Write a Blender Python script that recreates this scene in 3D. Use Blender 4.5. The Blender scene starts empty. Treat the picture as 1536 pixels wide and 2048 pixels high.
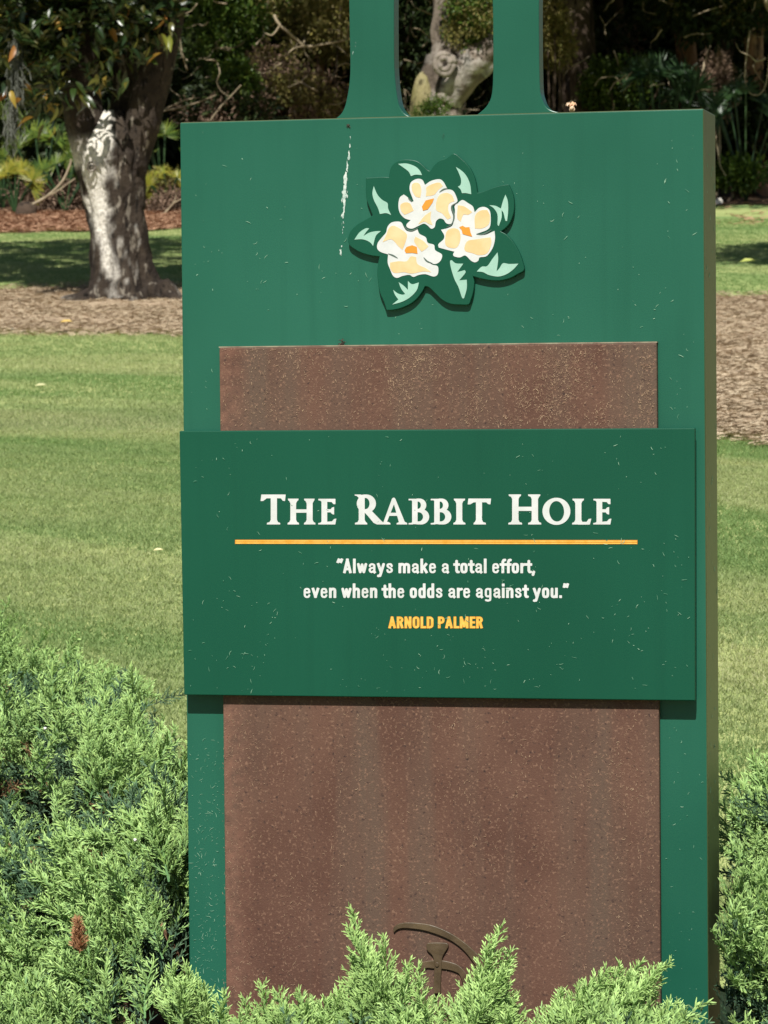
import bpy, bmesh, math, random
import numpy as np
from mathutils import Vector, Matrix, Euler

# ------------------------------------------------------------------ camera, light, exposure
sc = bpy.context.scene
COL = sc.collection
CAM = np.array([1.0266, -4.8114, -0.3705]); YAW, PITCH, ROLL, FPX = -0.2264, -0.0375, -0.0091, 7000.0
HF = np.array([math.sin(YAW), math.cos(YAW)]); HR = np.array([math.cos(YAW), -math.sin(YAW)])
fw = np.array([math.sin(YAW)*math.cos(PITCH), math.cos(YAW)*math.cos(PITCH), math.sin(PITCH)])
r0 = np.array([math.cos(YAW), -math.sin(YAW), 0.0]); u0 = np.cross(r0, fw)
rt = r0*math.cos(ROLL)+u0*math.sin(ROLL); up = -r0*math.sin(ROLL)+u0*math.cos(ROLL)
cd = bpy.data.cameras.new('camera'); cam = bpy.data.objects.new('camera', cd); COL.objects.link(cam)
cam.matrix_world = Matrix(((rt[0], up[0], -fw[0], CAM[0]), (rt[1], up[1], -fw[1], CAM[1]), (rt[2], up[2], -fw[2], CAM[2]), (0, 0, 0, 1)))
cd.sensor_fit = 'VERTICAL'; cd.sensor_height = 36; cd.lens = FPX/2048*36; cd.clip_start = .1; cd.clip_end = 1500
cd.dof.use_dof = True; cd.dof.focus_distance = 5.0; cd.dof.aperture_fstop = 30
sc.camera = cam
SUN_EL = math.radians(50); SUN_A = math.radians(-5)          # azimuth off the sign's normal (negative: from the right)
sdir = np.array([-math.sin(SUN_A)*math.cos(SUN_EL), -math.cos(SUN_A)*math.cos(SUN_EL), math.sin(SUN_EL)])
W = bpy.data.worlds.new('World'); sc.world = W; W.use_nodes = True
nt = W.node_tree; bg = nt.nodes['Background']; sky = nt.nodes.new('ShaderNodeTexSky'); sky.sky_type = 'NISHITA'
sky.sun_disc = False; sky.sun_elevation = SUN_EL; sky.sun_rotation = math.atan2(sdir[0], sdir[1])
nt.links.new(sky.outputs[0], bg.inputs[0]); bg.inputs[1].default_value = 0.05
sl = bpy.data.lights.new('sun', 'SUN'); sl.energy = 4.9; sl.angle = math.radians(.53); sl.color = (1, .97, .915)
so = bpy.data.objects.new('sun', sl); COL.objects.link(so)
so.rotation_euler = Vector(sdir).to_track_quat('Z', 'Y').to_euler()
sc.view_settings.view_transform = 'Standard'; sc.view_settings.look = 'None'; sc.view_settings.gamma = 1
sc.view_settings.use_curve_mapping = False
sc.view_settings.exposure = 0.34
sc.cycles.max_bounces = 6; sc.cycles.diffuse_bounces = 2; sc.cycles.glossy_bounces = 2; sc.cycles.transmission_bounces = 3
sc.cycles.transparent_max_bounces = 4

# ------------------------------------------------------------------ helpers
rng = np.random.default_rng(7); random.seed(7)
def ray(px, py):
    return fw + rt*(px-768)/FPX - up*(py-1024)/FPX
def at(px, py, s):                                   # point seen at a pixel, s metres away
    d = ray(px, py); return CAM + d*(s/(d[0]*HF[0]+d[1]*HF[1]))
def onsign(px, py, dep=0.0):                         # point of the sign face (plane y=-dep)
    d = ray(px, py); t = (-dep-CAM[1])/d[1]; p = CAM+d*t; return p[0], p[2]
def xy(s, l): return CAM[0]+HF[0]*s+HR[0]*l, CAM[1]+HF[1]*s+HR[1]*l
def tosl(x, y):
    dx, dy = x-CAM[0], y-CAM[1]; return dx*HF[0]+dy*HF[1], dx*HR[0]+dy*HR[1]
def hsh(i, j, k):
    n = (i*374761393 + j*668265263 + k*2147483647) & 0xffffffff
    n = ((n ^ (n >> 13))*1274126177) & 0xffffffff
    return ((n ^ (n >> 16)) & 0xffff)/65535.0
def vn(x, y, seed=0):
    x = np.asarray(x, float); y = np.asarray(y, float)
    i = np.floor(x).astype(np.int64); j = np.floor(y).astype(np.int64); a = x-i; b = y-j
    a = a*a*(3-2*a); b = b*b*(3-2*b)
    return (hsh(i, j, seed)*(1-a)+hsh(i+1, j, seed)*a)*(1-b)+(hsh(i, j+1, seed)*(1-a)+hsh(i+1, j+1, seed)*a)*b
def fbm(x, y, seed=0, o=4):
    t = 0; w = .5
    for k in range(o): t = t+w*vn(x*2**k+k*7.3, y*2**k-k*3.1, seed+k); w *= .5
    return t/(1-.5**o)

def mesh(name, V, F, mats=(), parent=None, smooth=False, attrs=None, mi=None, world=False):
    me = bpy.data.meshes.new(name)
    me.from_pydata([tuple(v) for v in V] if not isinstance(V, np.ndarray) else V.tolist(), [], F if isinstance(F, list) else F.tolist())
    if smooth: me.polygons.foreach_set('use_smooth', [True]*len(me.polygons))
    for m in (mats if isinstance(mats, (list, tuple)) else [mats]): me.materials.append(m)
    if mi is not None: me.polygons.foreach_set('material_index', list(mi))
    for k, a in (attrs or {}).items():
        a = np.asarray(a, float)
        if a.ndim == 1: at_ = me.attributes.new(k, 'FLOAT', 'POINT'); at_.data.foreach_set('value', a)
        else:
            at_ = me.attributes.new(k, 'FLOAT_COLOR', 'POINT'); at_.data.foreach_set('color', np.c_[a, np.ones(len(a))].ravel())
    me.update()
    o = bpy.data.objects.new(name, me); COL.objects.link(o)
    if parent: o.parent = parent; o.matrix_parent_inverse = Matrix.Translation(parent.location).inverted()
    return o
def tag(o, label=None, cat=None, group=None, kind=None):
    if label: o['label'] = label
    if cat: o['category'] = cat
    if group: o['group'] = group
    if kind: o['kind'] = kind
    return o
def thing(name, label, cat, loc=(0, 0, 0), group=None):
    o = bpy.data.objects.new(name, None); COL.objects.link(o); o.location = tuple(float(v) for v in loc); o.empty_display_size = .1
    return tag(o, label, cat, group)
def lin(c): return tuple(((v/255/12.92) if v/255 <= .04045 else ((v/255+.055)/1.055)**2.4) for v in c)

def mat(name, c1, c2=None, rough=.6, scale=5, stretch=(1, 1, 1), bump=0, bscale=60, spec=.4, detail=5, extra=None, trans=0, lo=.35, hi=.65, coat=0):
    m = bpy.data.materials.new(name); m.use_nodes = True; n = m.node_tree; p = n.nodes['Principled BSDF']
    p.inputs['Roughness'].default_value = rough; p.inputs['Specular IOR Level'].default_value = spec
    p.inputs['Coat Weight'].default_value = coat
    L = n.links.new
    tc = n.nodes.new('ShaderNodeTexCoord'); mp = n.nodes.new('ShaderNodeMapping'); mp.inputs['Scale'].default_value = stretch
    L(tc.outputs['Object'], mp.inputs[0]); m['vec'] = 1
    if c2 is None: p.inputs['Base Color'].default_value = (*c1, 1); out = None
    else:
        no = n.nodes.new('ShaderNodeTexNoise'); no.inputs['Scale'].default_value = scale; no.inputs['Detail'].default_value = detail
        L(mp.outputs[0], no.inputs[0])
        r = n.nodes.new('ShaderNodeValToRGB'); r.color_ramp.elements[0].position = lo; r.color_ramp.elements[1].position = hi
        r.color_ramp.elements[0].color = (*c1, 1); r.color_ramp.elements[1].color = (*c2, 1)
        L(no.outputs[0], r.inputs[0]); out = r.outputs[0]
        if extra: out = extra(n, L, mp.outputs[0], out)
        L(out, p.inputs['Base Color'])
    if bump:
        nb = n.nodes.new('ShaderNodeTexNoise'); nb.inputs['Scale'].default_value = bscale; nb.inputs['Detail'].default_value = 6
        L(mp.outputs[0], nb.inputs[0]); b = n.nodes.new('ShaderNodeBump'); b.inputs['Strength'].default_value = bump; b.inputs['Distance'].default_value = .02
        L(nb.outputs[0], b.inputs['Height']); L(b.outputs[0], p.inputs['Normal'])
    if trans:
        tr = n.nodes.new('ShaderNodeBsdfTranslucent'); mx = n.nodes.new('ShaderNodeMixShader'); mx.inputs[0].default_value = trans
        if out: L(out, tr.inputs[0])
        else: tr.inputs[0].default_value = (*c1, 1)
        L(p.outputs[0], mx.inputs[1]); L(tr.outputs[0], mx.inputs[2]); L(mx.outputs[0], n.nodes['Material Output'].inputs[0])
    return m
def mixnode(n, L, fac, a, b, mode='MIX'):
    x = n.nodes.new('ShaderNodeMix'); x.data_type = 'RGBA'; x.blend_type = mode
    for s, v in ((x.inputs[0], fac), (x.inputs[6], a), (x.inputs[7], b)):
        if hasattr(v, 'links') or isinstance(v, bpy.types.NodeSocket): L(v, s)
        elif isinstance(v, (int, float)): s.default_value = v
        else: s.default_value = (*v, 1)
    return x.outputs[2]
def noise_fac(n, L, vec, scale, lo, hi, stretch=(1, 1, 1), detail=4):
    mp = n.nodes.new('ShaderNodeMapping'); mp.inputs['Scale'].default_value = stretch; L(vec, mp.inputs[0])
    no = n.nodes.new('ShaderNodeTexNoise'); no.inputs['Scale'].default_value = scale; no.inputs['Detail'].default_value = detail; L(mp.outputs[0], no.inputs[0])
    mr = n.nodes.new('ShaderNodeMapRange'); mr.inputs[1].default_value = lo; mr.inputs[2].default_value = hi; mr.clamp = True; L(no.outputs[0], mr.inputs[0])
    return mr.outputs[0]
def leaf_mat(name, cols, trans=.3, rough=.45, spec=.4, attr=None):
    """foliage: colour picked per instance and per face cluster; optional vertex attribute 'tip' mixes young growth"""
    m = bpy.data.materials.new(name); m.use_nodes = True; n = m.node_tree; L = n.links.new; p = n.nodes['Principled BSDF']
    p.inputs['Roughness'].default_value = rough; p.inputs['Specular IOR Level'].default_value = spec
    oi = n.nodes.new('ShaderNodeObjectInfo'); ge = n.nodes.new('ShaderNodeNewGeometry')
    ad = n.nodes.new('ShaderNodeMath'); ad.operation = 'ADD'; L(oi.outputs['Random'], ad.inputs[0]); L(ge.outputs['Random Per Island'], ad.inputs[1])
    fr = n.nodes.new('ShaderNodeMath'); fr.operation = 'FRACT'; L(ad.outputs[0], fr.inputs[0])
    r = n.nodes.new('ShaderNodeValToRGB'); cr = r.color_ramp
    while len(cr.elements) < len(cols): cr.elements.new(.5)
    for i, c in enumerate(cols): cr.elements[i].position = i/(len(cols)-1) if len(cols) > 1 else 0; cr.elements[i].color = (*c, 1)
    L(fr.outputs[0], r.inputs[0]); out = r.outputs[0]
    if attr:
        a = n.nodes.new('ShaderNodeAttribute'); a.attribute_name = 'tip'; out = mixnode(n, L, a.outputs['Fac'], out, attr)
    L(out, p.inputs['Base Color'])
    if trans:
        tr = n.nodes.new('ShaderNodeBsdfTranslucent'); L(out, tr.inputs[0]); mx = n.nodes.new('ShaderNodeMixShader'); mx.inputs[0].default_value = trans
        L(p.outputs[0], mx.inputs[1]); L(tr.outputs[0], mx.inputs[2]); L(mx.outputs[0], n.nodes['Material Output'].inputs[0])
    return m

def scatter(name, P, R, S, variants, parent=None, idx=None):
    """real instances of the variants' meshes on points: foliage nobody could count"""
    P = np.asarray(P, float); n_ = len(P)
    me = bpy.data.meshes.new(name); me.vertices.add(n_); me.vertices.foreach_set('co', P.ravel())
    a = me.attributes.new('rot', 'FLOAT_VECTOR', 'POINT'); a.data.foreach_set('vector', np.asarray(R, float).ravel())
    a = me.attributes.new('scl', 'FLOAT', 'POINT'); a.data.foreach_set('value', np.asarray(S, float))
    if idx is None: idx = rng.integers(0, len(variants), n_)
    a = me.attributes.new('pick', 'INT', 'POINT'); a.data.foreach_set('value', np.asarray(idx, np.int32))
    o = bpy.data.objects.new(name, me); COL.objects.link(o)
    g = bpy.data.node_groups.new('scatter_'+name, 'GeometryNodeTree')
    g.interface.new_socket('Geometry', in_out='INPUT', socket_type='NodeSocketGeometry'); g.interface.new_socket('Geometry', in_out='OUTPUT', socket_type='NodeSocketGeometry')
    N = g.nodes.new; L = g.links.new
    i_ = N('NodeGroupInput'); o_ = N('NodeGroupOutput'); ip = N('GeometryNodeInstanceOnPoints'); j = N('GeometryNodeJoinGeometry')
    for v in reversed(variants):
        oi = N('GeometryNodeObjectInfo'); oi.inputs['Object'].default_value = v; oi.inputs['As Instance'].default_value = True; L(oi.outputs['Geometry'], j.inputs[0])
    L(i_.outputs[0], ip.inputs['Points']); L(j.outputs[0], ip.inputs['Instance']); ip.inputs['Pick Instance'].default_value = True
    for nm, ty, so_ in (('rot', 'FLOAT_VECTOR', 'Rotation'), ('scl', 'FLOAT', 'Scale'), ('pick', 'INT', 'Instance Index')):
        a = N('GeometryNodeInputNamedAttribute'); a.data_type = ty; a.inputs['Name'].default_value = nm
        L(a.outputs['Attribute'], ip.inputs[so_])
    L(ip.outputs[0], o_.inputs[0])
    md = o.modifiers.new('scatter', 'NODES'); md.node_group = g
    if parent: o.parent = parent; o.matrix_parent_inverse = Matrix.Translation(parent.location).inverted()
    o['kind'] = 'stuff'
    return o
def proto(name, V, F, m, attrs=None, smooth=False):   # mesh data for the scatter, itself never placed
    o = mesh(name, V, F, m, attrs=attrs, smooth=smooth); COL.objects.unlink(o); return o

class MB:                                             # numpy mesh collector
    def __init__(s): s.V = []; s.F = []; s.n = 0; s.A = []
    def add(s, V, F, a=None):
        V = np.asarray(V, float); s.V.append(V); s.F += [[i+s.n for i in f] for f in F]; s.n += len(V)
        s.A.append(np.full(len(V), a if a is not None else 0.) if np.isscalar(a) or a is None else np.asarray(a))
    def out(s): return np.concatenate(s.V), s.F, np.concatenate(s.A)

def tube_geo(P, R, ns=10, lobes=0, seed=0, amp=0.0, fine=0.0):
    P = np.asarray(P, float); n = len(P); V = []; F = []
    T = np.gradient(P, axis=0); T /= np.linalg.norm(T, axis=1)[:, None]+1e-9
    ref = np.array([0.3, 1, 0.05]) if abs(T[0][1]) < .8 else np.array([1, 0, 0.])
    A = np.cross(T, ref); A /= np.linalg.norm(A, axis=1)[:, None]; B = np.cross(T, A)
    th = np.arange(ns)/ns*2*math.pi
    cum = np.r_[0, np.cumsum(np.linalg.norm(np.diff(P, axis=0), axis=1))]
    for i in range(n):
        rr = R[i]*(1+amp*(fbm(np.cos(th)*1.7+5, np.sin(th)*1.7+cum[i]*1.1/max(R[0], .02)*.25, seed)-.5)*2)
        if fine: rr = rr*(1+fine*(vn(th*ns/6.283*.5, cum[i]*6+th*0, seed+9)-.5))
        V.append(P[i]+(np.cos(th)*rr)[:, None]*A[i]+(np.sin(th)*rr)[:, None]*B[i])
    V = np.concatenate(V)
    for i in range(n-1):
        for k in range(ns):
            a = i*ns+k; b = i*ns+(k+1) % ns; F.append([a, b, b+ns, a+ns])
    F.append(list(range(ns))[::-1]); F.append([(n-1)*ns+k for k in range(ns)])
    return V, F
def spline(pts, n):
    pts = np.asarray(pts, float); k = len(pts); t = np.linspace(0, k-1, n); i = np.clip(t.astype(int), 0, k-2); f = (t-i)[:, None]
    p0 = pts[np.clip(i-1, 0, k-1)]; p1 = pts[i]; p2 = pts[i+1]; p3 = pts[np.clip(i+2, 0, k-1)]
    return .5*((2*p1)+(-p0+p2)*f+(2*p0-5*p1+4*p2-p3)*f**2+(-p0+3*p1-3*p2+p3)*f**3)

# ------------------------------------------------------------------ terrain
KS = np.array([-60, -20, 0, 4.0, 5.2, 6, 7, 8, 11, 16, 20, 24, 27, 34, 42, 60, 85, 120, 400, 900])
KZ = np.array([-1.6, -1.58, -1.55, -1.45, -1.33, -1.12, -.88, -.72, -.47, -.15, .08, .33, .62, 1.30, 2.04, 3.4, 7, 14, 30, 40])
_ks = np.linspace(-60, 900, 9601); _kz = np.interp(_ks, KS, KZ)
_w = np.hanning(13); _w /= _w.sum(); _kz = np.convolve(np.pad(_kz, 6, 'edge'), _w, 'valid')
def ground(x, y):
    s, l = tosl(np.asarray(x, float), np.asarray(y, float))
    z = np.interp(s, _ks, _kz)+CAM[2]
    amp = np.clip((s-6)/10, 0, 1)
    z = z+amp*.10*(fbm(s*.13+3, l*.13, 11)-.5)
    crease = 10.9-(l+1.15)*1.15                       # low grass bank crossing the lawn
    z = z+.022/(1+np.exp(-(s-crease)/.08))*(s < 40)
    return z
def gp(s, l, dz=0.0):
    x, y = xy(s, l); return np.array([x, y, float(ground(x, y))+dz])
def sheet(name, sv, lv, m, dz=0, mask=None, bumpf=None, kind='structure'):
    S, Lg = np.meshgrid(sv, lv, indexing='ij'); X, Y = xy(S, Lg); Z = ground(X, Y)+dz
    if bumpf: Z = Z+bumpf(S, Lg)
    V = np.c_[X.ravel(), Y.ravel(), Z.ravel()]; a, b = S.shape
    I = np.arange(a*b).reshape(a, b); Q = np.stack([I[:-1, :-1], I[1:, :-1], I[1:, 1:], I[:-1, 1:]], -1).reshape(-1, 4)[:, ::-1]
    if mask is not None:
        c = .25*(S[:-1, :-1]+S[1:, 1:]+S[1:, :-1]+S[:-1, 1:]); d = .25*(Lg[:-1, :-1]+Lg[1:, 1:]+Lg[1:, :-1]+Lg[:-1, 1:])
        Q = Q[mask(c, d).ravel()]; u = np.unique(Q); mp = -np.ones(a*b, int); mp[u] = np.arange(len(u)); V = V[u]; Q = mp[Q]
    o = mesh(name, V, Q, m, smooth=True); tag(o, kind=kind); return o

def lawn_extra(n, L, vec, col):
    # long soft mowing bands lie across the view, dry patches, fine fleck
    rot = n.nodes.new('ShaderNodeMapping'); rot.inputs['Rotation'].default_value = (0, 0, YAW); L(vec, rot.inputs[0])
    f1 = noise_fac(n, L, rot.outputs[0], 1.1, .40, .62, (.35, 1.5, 1), 3)
    col = mixnode(n, L, f1, col, lin((172, 178, 116)))
    f2 = noise_fac(n, L, vec, 90, .45, .75, (1, 1, 1), 3)
    col = mixnode(n, L, f2, col, lin((174, 180, 124)))
    f3 = noise_fac(n, L, rot.outputs[0], .55, .52, .66, (.5, 1.2, 1), 2)
    return mixnode(n, L, f3, col, lin((112, 140, 82)))
M_lawn = mat('lawn_grass', lin((136, 154, 90)), lin((160, 170, 108)), rough=.85, scale=3, stretch=(1, 1, 1), bump=.5, bscale=90, spec=.15, extra=lawn_extra)
def litter_extra(n, L, vec, col):
    f = noise_fac(n, L, vec, 28, .5, .68); col = mixnode(n, L, f, col, lin((196, 172, 146)))
    f = noise_fac(n, L, vec, 9, .58, .72); return mixnode(n, L, f, col, lin((96, 78, 66)))
M_mulch = mat('pine_straw', lin((150, 132, 108)), lin((180, 160, 134)), rough=.95, scale=6, bump=1, bscale=40, spec=.1, extra=litter_extra)
M_red = mat('red_straw', lin((122, 92, 74)), lin((162, 128, 102)), rough=.95, scale=9, bump=1, bscale=30, spec=.1)
M_floor = mat('forest_soil', lin((70, 55, 42)), lin((120, 98, 76)), rough=1, scale=3, bump=1, bscale=14, spec=.1)
M_bed = mat('bed_soil', lin((60, 46, 36)), lin((96, 74, 56)), rough=1, scale=20, bump=1, bscale=50, spec=.1)

sv = np.r_[np.linspace(-60, 4, 20), np.arange(4.4, 46, .2), np.linspace(47, 120, 40), np.linspace(140, 900, 20)]
lv = np.r_[np.linspace(-500, -12, 20), np.arange(-11, 11.1, .25), np.linspace(12, 500, 20)]
sheet('lawn', sv, lv, M_lawn)
M_absorber = mat('absorber_dark', lin((58, 58, 56)), lin((74, 73, 70)), rough=.9, scale=60, bump=.3, bscale=300, spec=.2)
sheet('bounce_absorber', np.arange(-1.2, 2.61, .2), np.arange(-14, 14.1, .5), M_absorber, .03)  # added out of view: dark sheet that cuts ground bounce onto the sign
def mulch_front(l): return np.interp(l, [-9, -3, -1.2, .9, 1.5, 1.9, 3, 9], [25, 24.3, 23.6, 15.5, 13.9, 13.7, 14, 16])
def mulch_back(l): return np.interp(l, [-9, -3.2, -2.4, -1, 2, 4, 9], [27.2, 27.4, 28, 27.8, 26.6, 26.8, 27])
def mulch_mask(s, l):
    e = (fbm(s*2, l*2, 40)-.5)*.9
    return (s > mulch_front(l)+e) & (s < mulch_back(l)+e)
sheet('pine_straw_bed', np.arange(12, 30, .07), np.arange(-8, 8, .07), M_mulch, .012, mulch_mask, lambda s, l: .05*(fbm(s*3, l*3, 50)-.4)*np.minimum(1, np.maximum(0, (s-mulch_front(l))))+.004)
def red_mask(s, l): e = (fbm(s*2, l*2, 60)-.5)*1.2; return (s > 37.2+e) & (s < 42+e)
sheet('red_straw_strip', np.arange(36, 43.5, .1), np.arange(-12, 2, .1), M_red, .008, red_mask, lambda s, l: .012*fbm(s*3, l*3, 61))
def floor_mask(s, l): e = (fbm(s*1.3, l*1.3, 70)-.5)*1.6; return s > np.interp(l, [-14, 1, 2, 14], [41, 41, 42.8, 42.8])+e
sheet('woodland_floor', np.r_[np.arange(40, 62, .2), np.linspace(63, 160, 40)], np.r_[np.linspace(-90, -13, 12), np.arange(-12, 12.1, .2), np.linspace(13, 90, 12)], M_floor, .014, floor_mask, lambda s, l: .12*np.clip((s-44)/3, 0, 1)*fbm(s*1.2, l*1.2, 71))
sheet('planting_bed_soil', np.arange(3.2, 7.6, .06), np.arange(-1.6, 1.8, .06), M_bed, .01,
      lambda s, l: s < np.interp(l, [-2, -.8, -.5, -.3, .3, .6, 1.8], [7.3, 7.25, 7.0, 6.3, 5.7, 6.0, 6.3])+(fbm(s*5, l*5, 80)-.5)*.4, lambda s, l: .03*fbm(s*8, l*8, 81))

# ------------------------------------------------------------------ the sign
WD, TK = .75, .121; ZB = -1.80
def paint_extra(fade, deep):
    def f(n, L, vec, col):
        k = noise_fac(n, L, vec, 2.2, .35, .7, (1, 1, .6)); col = mixnode(n, L, k, col, fade)
        k = noise_fac(n, L, vec, 6, .52, .75, (7, 7, .35), 3)
        col2 = mixnode(n, L, .2, col, deep); return mixnode(n, L, k, col, col2)
    return f
M_green = mat('faded_green_paint', lin((22, 78, 60)), lin((27, 85, 66)), rough=.34, scale=3, spec=.30, bump=.03, bscale=400, extra=paint_extra(lin((38, 96, 77)), lin((20, 72, 56))))
M_plate = mat('deep_green_paint', lin((12, 70, 51)), lin((15, 74, 54)), rough=.4, scale=3, spec=.25, bump=.02, bscale=400, extra=paint_extra(lin((19, 79, 59)), lin((10, 64, 47))))
M_side = mat('side_bounce_olive', lin((62, 74, 42)), lin((80, 86, 54)), rough=.45, scale=3, spec=.4)  # sides are green paint too; shade and lawn bounce put into the colour
def brown_extra(n, L, vec, col):
    k = noise_fac(n, L, vec, 6, .42, .68, (3, 3, .22), 5); col = mixnode(n, L, k, col, lin((92, 74, 62)))
    k = noise_fac(n, L, vec, 260, .56, .72); col = mixnode(n, L, k, col, lin((128, 98, 80)))
    k = noise_fac(n, L, vec, 170, .60, .74); col = mixnode(n, L, k, col, lin((60, 44, 40)))
    sx = n.nodes.new('ShaderNodeSeparateXYZ'); L(vec, sx.inputs[0])
    mr = n.nodes.new('ShaderNodeMapRange'); mr.inputs[1].default_value = -.27; mr.inputs[2].default_value = -.317; L(sx.outputs[0], mr.inputs[0])
    k2 = noise_fac(n, L, vec, 60, .3, .7); mu = n.nodes.new('ShaderNodeMath'); mu.operation = 'MULTIPLY'; L(mr.outputs[0], mu.inputs[0]); L(k2, mu.inputs[1])
    return mixnode(n, L, mu.outputs[0], col, lin((126, 90, 74)))
M_brown = mat('weathered_brown_panel', lin((86, 59, 48)), lin((99, 71, 58)), rough=.7, scale=8, spec=.25, bump=.10, bscale=500, extra=brown_extra)
M_bevel = mat('pale_top_edge', lin((150, 140, 118)), lin((120, 96, 82)), rough=.7, scale=60, spec=.3)
M_white = mat('white_print', lin((210, 210, 208)), lin((198, 200, 196)), rough=.5, scale=60, spec=.3)
M_gold = mat('gold_print', lin((226, 166, 62)), lin((238, 186, 88)), rough=.5, scale=120, spec=.3)
M_gold2 = mat('dark_gold_print', lin((196, 124, 30)), rough=.5)
M_cream = mat('cream_print', lin((218, 184, 132)), lin((224, 196, 150)), rough=.5, scale=50, spec=.3)
M_orange = mat('orange_print', lin((222, 142, 46)), rough=.5)
M_mint = mat('mint_print', lin((146, 184, 166)), lin((156, 194, 176)), rough=.5, scale=50)
M_grey = mat('grey_line_print', lin((84, 100, 90)), rough=.5)
M_clip = mat('dried_clipping', lin((150, 186, 158)), lin((70, 126, 98)), rough=.7, scale=90)
M_clipt = mat('tan_fleck', lin((176, 148, 120)), lin((122, 94, 74)), rough=.8, scale=90)
M_bronze = mat('bronze_relief', lin((74, 60, 42)), lin((94, 78, 56)), rough=.45, scale=40, spec=.5, bump=.1)
M_drop = mat('dried_dropping', lin((206, 212, 204)), lin((150, 172, 162)), rough=.8, scale=200)
M_dark = mat('dark_debris', lin((52, 46, 40)), lin((80, 74, 62)), rough=.9, scale=300)

sign = thing('golf_hole_sign', 'tall green golf hole sign with flower emblem and white lettering, standing in juniper', 'sign', (0, .06, ZB+.05))
def bevelled(o, w, seg=2):
    b = o.modifiers.new('bevel', 'BEVEL'); b.width = w; b.segments = seg; b.limit_method = 'ANGLE'; b.harden_normals = False; return o
def prism(name, out, y0, y1, m, parent, bev=0, seg=2, mfront=None, mside=None):
    """outline (x,z) extruded in y from y0 (front) to y1"""
    out = [tuple(p) for p in out]; n = len(out)
    area = sum(out[i][0]*out[(i+1) % n][1]-out[(i+1) % n][0]*out[i][1] for i in range(n))
    if area < 0: out = out[::-1]
    V = [(x, y0, z) for x, z in out]+[(x, y1, z) for x, z in out]
    F = [list(range(n)), [n+i for i in range(n)][::-1]]+[[i, n+i, n+(i+1) % n, (i+1) % n] for i in range(n)]
    ms = [m] if mside is None else [m, mside]
    o = mesh(name, V, F, ms, parent, mi=None if mside is None else [0, 0]+[1]*n)
    if bev: bevelled(o, bev, seg)
    return o
rect = lambda x0, x1, z0, z1: [(x0, z0), (x1, z0), (x1, z1), (x0, z1)]
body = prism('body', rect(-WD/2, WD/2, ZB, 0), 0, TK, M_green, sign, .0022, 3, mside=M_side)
# posts: plates that flare into the body, only 30 mm thick
PL = [(670, 238), (684, 225), (693, 200), (700, 148), (699, 60), (698, 0)]
PR = [(788, 0), (788, 60), (789, 141), (795, 197), (802, 218), (812, 229), (826, 235)]
QL = [(949, 232), (960, 225), (974, 211), (983, 190), (986, 148), (986, 60), (985, 0)]
QR = [(1078, 0), (1078, 60), (1079.5, 169), (1084, 197), (1092, 213), (1104, 221), (1125, 226)]
def post(a, b):
    A = [onsign(*p, -.003) for p in a]; B = [onsign(*p, -.003) for p in b]
    A = [tuple(p) for p in spline(A, 26)]; B = [tuple(p) for p in spline(B, 26)]
    top = .78
    dl = (A[-1][0]-A[-4][0])/(A[-1][1]-A[-4][1]+1e-9); A = A+[(A[-1][0], top)]; B = [(B[0][0], top)]+B
    A = [(A[0][0], -.02)]+A; B = B+[(B[-1][0], -.02)]
    return prism('post', A+B, .003, .034, M_green, sign, .0012, 2)
post(PL, PR); post(QL, QR)
# brown panel under the name plate
XB0, XB1, ZBT = -.3169, .3096, -.3219
panel = prism('brown_panel', rect(XB0, XB1, ZB+.02, ZBT), -.0125, .0, M_brown, sign, .0016, 2)
prism('panel_edge', rect(XB0-.0008, XB1+.0004, ZBT+.0002, ZBT+.0020), -.0118, -.0005, M_bevel, panel)  # pale strip along the panel's top edge
# name plate
pl = [onsign(358.5, 862, .025), onsign(1389.5, 856, .025), onsign(1390, 1401.5, .025), onsign(368, 1390, .025)]
plate = prism('name_plate', pl, -.025, -.0130, M_plate, sign, .0014, 3)
prism('plate_spacer', rect(-.30, .30, -.78, -.47), -.0129, -.0126, M_dark, plate)

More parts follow.
